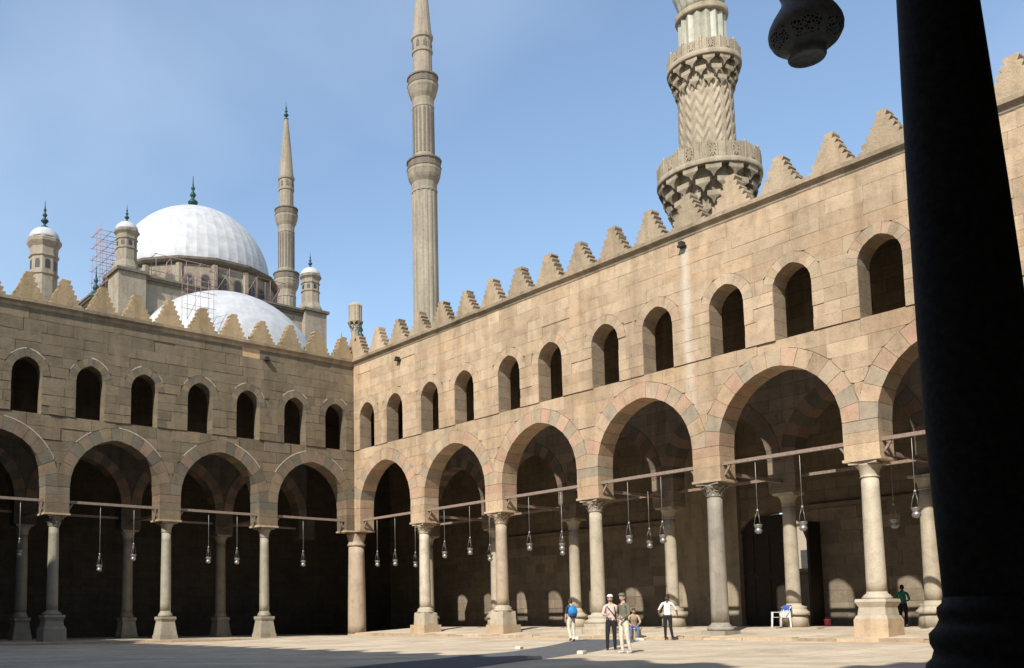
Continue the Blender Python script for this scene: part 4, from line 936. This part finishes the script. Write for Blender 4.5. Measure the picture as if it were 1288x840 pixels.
b = MB().ball((0, -.20, 1.22), .20, .12, .24, 20, 12); b.build('bag_body', plain('blue_nylon', (.02, .22, .52), .6, noise=.2), bp_)
MB().ball((0, -.27, 1.08), .15, .07, .12, 16, 8).build('pocket', plain('dark_blue_nylon', (.02, .05, .14), .6), bp_)
for s in (-1, 1): MB().tube([(s * .11, -.14, 1.36), (s * .12, -.02, 1.475), (s * .125, .11, 1.40), (s * .13, .13, 1.25), (s * .14, -.08, 1.08)], .018, 6).build('strap', M['bluecloth'], bp_)
sb = local_thing('shoulder_bag', 'small maroon shoulder bag hanging at the hip of black trousers', 'bag', A2)
MB().box(-.28, -.19, -.12, .12, .82, 1.02).build('bag_body', plain('maroon_leather', (.12, .02, .03), .5), sb); MB().tube([(-.2, -.1, 1.0), (-.1, -.1, 1.25), (.12, -.03, 1.47), (.08, .12, 1.38), (-.1, .14, 1.15), (-.2, .1, 1.0)], .012, 6).build('strap', blackc, sb)
# stone stool under the seated person
tag(MB().frustum(.22, ZC(-1.2) - .02, .19, ZC(-1.2) + .40, -1.25, -21.2).frustum(.23, ZC(-1.2) + .402, .22, ZC(-1.2) + .46, -1.25, -21.2).build('stone_stool', 'plinth', origin=(-1.25, -21.2, ZC(-1.2))), 'low stone stool under the person in blue jeans', 'stool', kind='thing')
# plastic chair
ch = thing('plastic_chair', 'white plastic garden chair with armrests beside the inner column', 'chair', (4.85, -23.95, .60), rotz=face_to(-.9, .35))
b = MB(); n = 6
b.add([(x, y, z) for z in (.43, .45) for x, y in ((-.24, -.22), (.24, -.22), (.25, .22), (.2, .26), (-.2, .26), (-.25, .22))], [(5, 4, 3, 2, 1, 0), (6, 7, 8, 9, 10, 11)] + [(i, (i + 1) % 6, 6 + (i + 1) % 6, 6 + i) for i in range(6)]); b.build('seat', 'plastic', ch)
for sx in (-1, 1):
    for sy, top in ((1, .64), (-1, .64)):
        MB().add([(sx * x, sy * y, z) for x, y, z in ((.25, .23, 0), (.30, .23, 0), (.30, .27, 0), (.25, .27, 0), (.22, .19, top), (.28, .19, top), (.28, .25, top), (.22, .25, top))], [(0, 3, 2, 1), (4, 5, 6, 7), (0, 1, 5, 4), (1, 2, 6, 5), (2, 3, 7, 6), (3, 0, 4, 7)]).build('leg', 'plastic', ch)
    MB().box(sx * .25 - .035, sx * .25 + .035, -.24, .26, .642, .668).build('armrest', 'plastic', ch)
for k in range(5):
    x = -.18 + .09 * k; MB().add([(x + dx, y + dy, z) for y, z in ((-.20, .452), (-.31, .86)) for dx, dy in ((-.025, 0), (.025, 0), (.025, .02), (-.025, .02))], [(0, 3, 2, 1), (4, 5, 6, 7), (0, 1, 5, 4), (1, 2, 6, 5), (2, 3, 7, 6), (3, 0, 4, 7)]).build('back_slat', 'plastic', ch)
MB().tube([(-.24, -.30, .82), (-.2, -.315, .88), (0, -.325, .91), (.2, -.315, .88), (.24, -.30, .82)], .024, 8).build('back_rail', 'plastic', ch)
# cloth draped over the chair back
b = MB(); random.seed(9); nx_, nz_ = 14, 16; vs = []
for side in (1, -1):
    for j in range(nz_ + 1):
        for i in range(nx_ + 1):
            x = -.21 + .42 * i / nx_; t_ = j / nz_; z = .93 - .30 * t_ * (1 + .15 * math.sin(i * .9)); y = -.325 + .10 * (.93 - z)
            fold = .018 * math.sin(i * 1.7 + j * .35) + .01 * math.sin(i * 3.1 - j * .6)
            vs.append((x * (1 + .1 * t_), y + side * (.035 + .03 * math.sin(math.pi * min(1, t_ * 1.3))) + fold, z + .02 * math.cos(i * 1.3)))
w_ = nx_ + 1; h_ = (nz_ + 1) * w_
b.add(vs, [(o_ + j * w_ + i, o_ + j * w_ + i + 1, o_ + (j + 1) * w_ + i + 1, o_ + (j + 1) * w_ + i) for o_ in (0, h_) for j in range(nz_) for i in range(nx_)] + [(i, i + 1, h_ + i + 1, h_ + i) for i in range(nx_)], smooth=True)
o = b.build('cloth_bundle', 'bluecloth'); o.location = ch.location; o.rotation_euler = ch.rotation_euler; tag(o, 'crumpled blue cloth draped over the plastic chair back', 'cloth', kind='thing')
# bucket
t = wthing('bucket', 'small red plastic bucket on the dim arcade floor', 'bucket', (9.0, -23.7, .62)); c = (9.0, -23.7, .62)
MB().lathe([(.11, 0), (.14, .30), (.15, .31), (.15, .33), (.135, .33), (.105, .02)], 24, c).build('pail', 'redplastic', t)
MB().tube([(9.0 + .145 * math.cos(a), -23.7, .94 + .13 * math.sin(a)) for a in [math.pi * i / 8 for i in range(9)]], .008, 6).build('handle', 'iron', t)
# grey mat and its white weights
b = MB(); d = Vector((21.8, 10.9, 0)).normalized(); nn = Vector((-d.y, d.x, 0)) * 1.28; n = 40; vs = []
for i in range(n + 1):
    p = Vector((-24, -31.95, 0)) + d * (24.4 * i / n)
    for s in (-1, 0, 1):
        q = p + nn * s + nn * (.04 * math.sin(i * .7 + s)); vs.append((q.x, q.y, court_z(q.x, 0) + .008))
b.add(vs, [(i * 3 + j, (i + 1) * 3 + j, (i + 1) * 3 + j + 1, i * 3 + j + 1) for i in range(n) for j in (0, 1)]); tag(b.build('floor_mat', 'mat', origin=(-13, -26.5, 0)), 'long dark grey mat laid across the pale courtyard paving', 'mat', kind='thing')
random.seed(31)
for k, (x, y) in enumerate(((-14.9, -28.8), (-11.3, -27.2), (-3.1, -22.9), (-2.5, -19.2), (-9.5, -22.9))):
    z = court_z(x, 0) + .008; ang = random.uniform(0, 3)
    b = MB(); hx, hy, hz = .15, .09, .05
    b.add([(sx * (hx - i), sy * (hy - i), zz) for zz, i in ((0, 0), (hz * 1.6, .0), (hz * 2, .03)) for sx, sy in ((-1, -1), (1, -1), (1, 1), (-1, 1))], [(3, 2, 1, 0), (8, 9, 10, 11)] + [(r * 4 + i, r * 4 + (i + 1) % 4, r * 4 + 4 + (i + 1) % 4, r * 4 + 4 + i) for r in (0, 1) for i in range(4)])
    o = b.build('weight_stone', 'whiteblock'); o.location = (x, y, z); o.rotation_euler[2] = ang; tag(o, ['small white stone at the mat end far from the arcade', 'small white stone on the mat edge at the feet of the olive jacket', 'small white stone on the mat edge by the white shirted man', 'small white stone where the mat meets the arcade step', 'small white stone on the mat edge between backpack wearer and shaded court'][k], 'stone', 'white stones on the mat edge', 'thing')
# doorway of the back wall and what stands beyond it
t = wthing('wooden_door', 'tall dark wooden double door standing ajar in the back wall', 'door', (12.2, -19.5, FLI))
lf = MB().box(12.0, 12.1, -20.3, -17.72, FLI, 6.2).build('leaf', 'door', t)
for k in range(3): MB().box(11.96, 12.0, -20.2 + k * .85, -19.5 + k * .85, 1.0, 3.0).build('panel', 'door', lf); MB().box(11.96, 12.0, -20.2 + k * .85, -19.5 + k * .85, 3.3, 5.2).build('panel', 'door', lf)
MB().box(10.7, 11.78, -22.12, -22.0, FLI, 5.6).build('leaf', 'door', t)
tag(MB().box(19, 19.6, -34, 4, -.4, 3.6).box(18.9, 19.7, -34, 4, 3.602, 3.8).build('garden_wall', 'stone_e', origin=(19.3, -15, -.4)), 'low stone wall glimpsed through the open door', 'wall', kind='thing')
t = wthing('stone_house', 'sunlit pale house glimpsed through the open door', 'house', (62, 4, -.4))
MB().box(56, 68, -6, 16, -.4, 10.2).build('wall', 'plaster', t); MB().box(55.7, 68.3, -6.3, 16.3, 10.202, 10.6).build('roof', 'plinth', t)
for k in range(6): MB().box(55.95, 56.05, -4.6 + 3.5 * k, -3.5 + 3.5 * k, 5.5, 7.6).build('window', 'glassdark', t); MB().box(55.96, 56.05, -4.6 + 3.5 * k, -3.5 + 3.5 * k, 1.5, 3.6).build('window', 'glassdark', t)
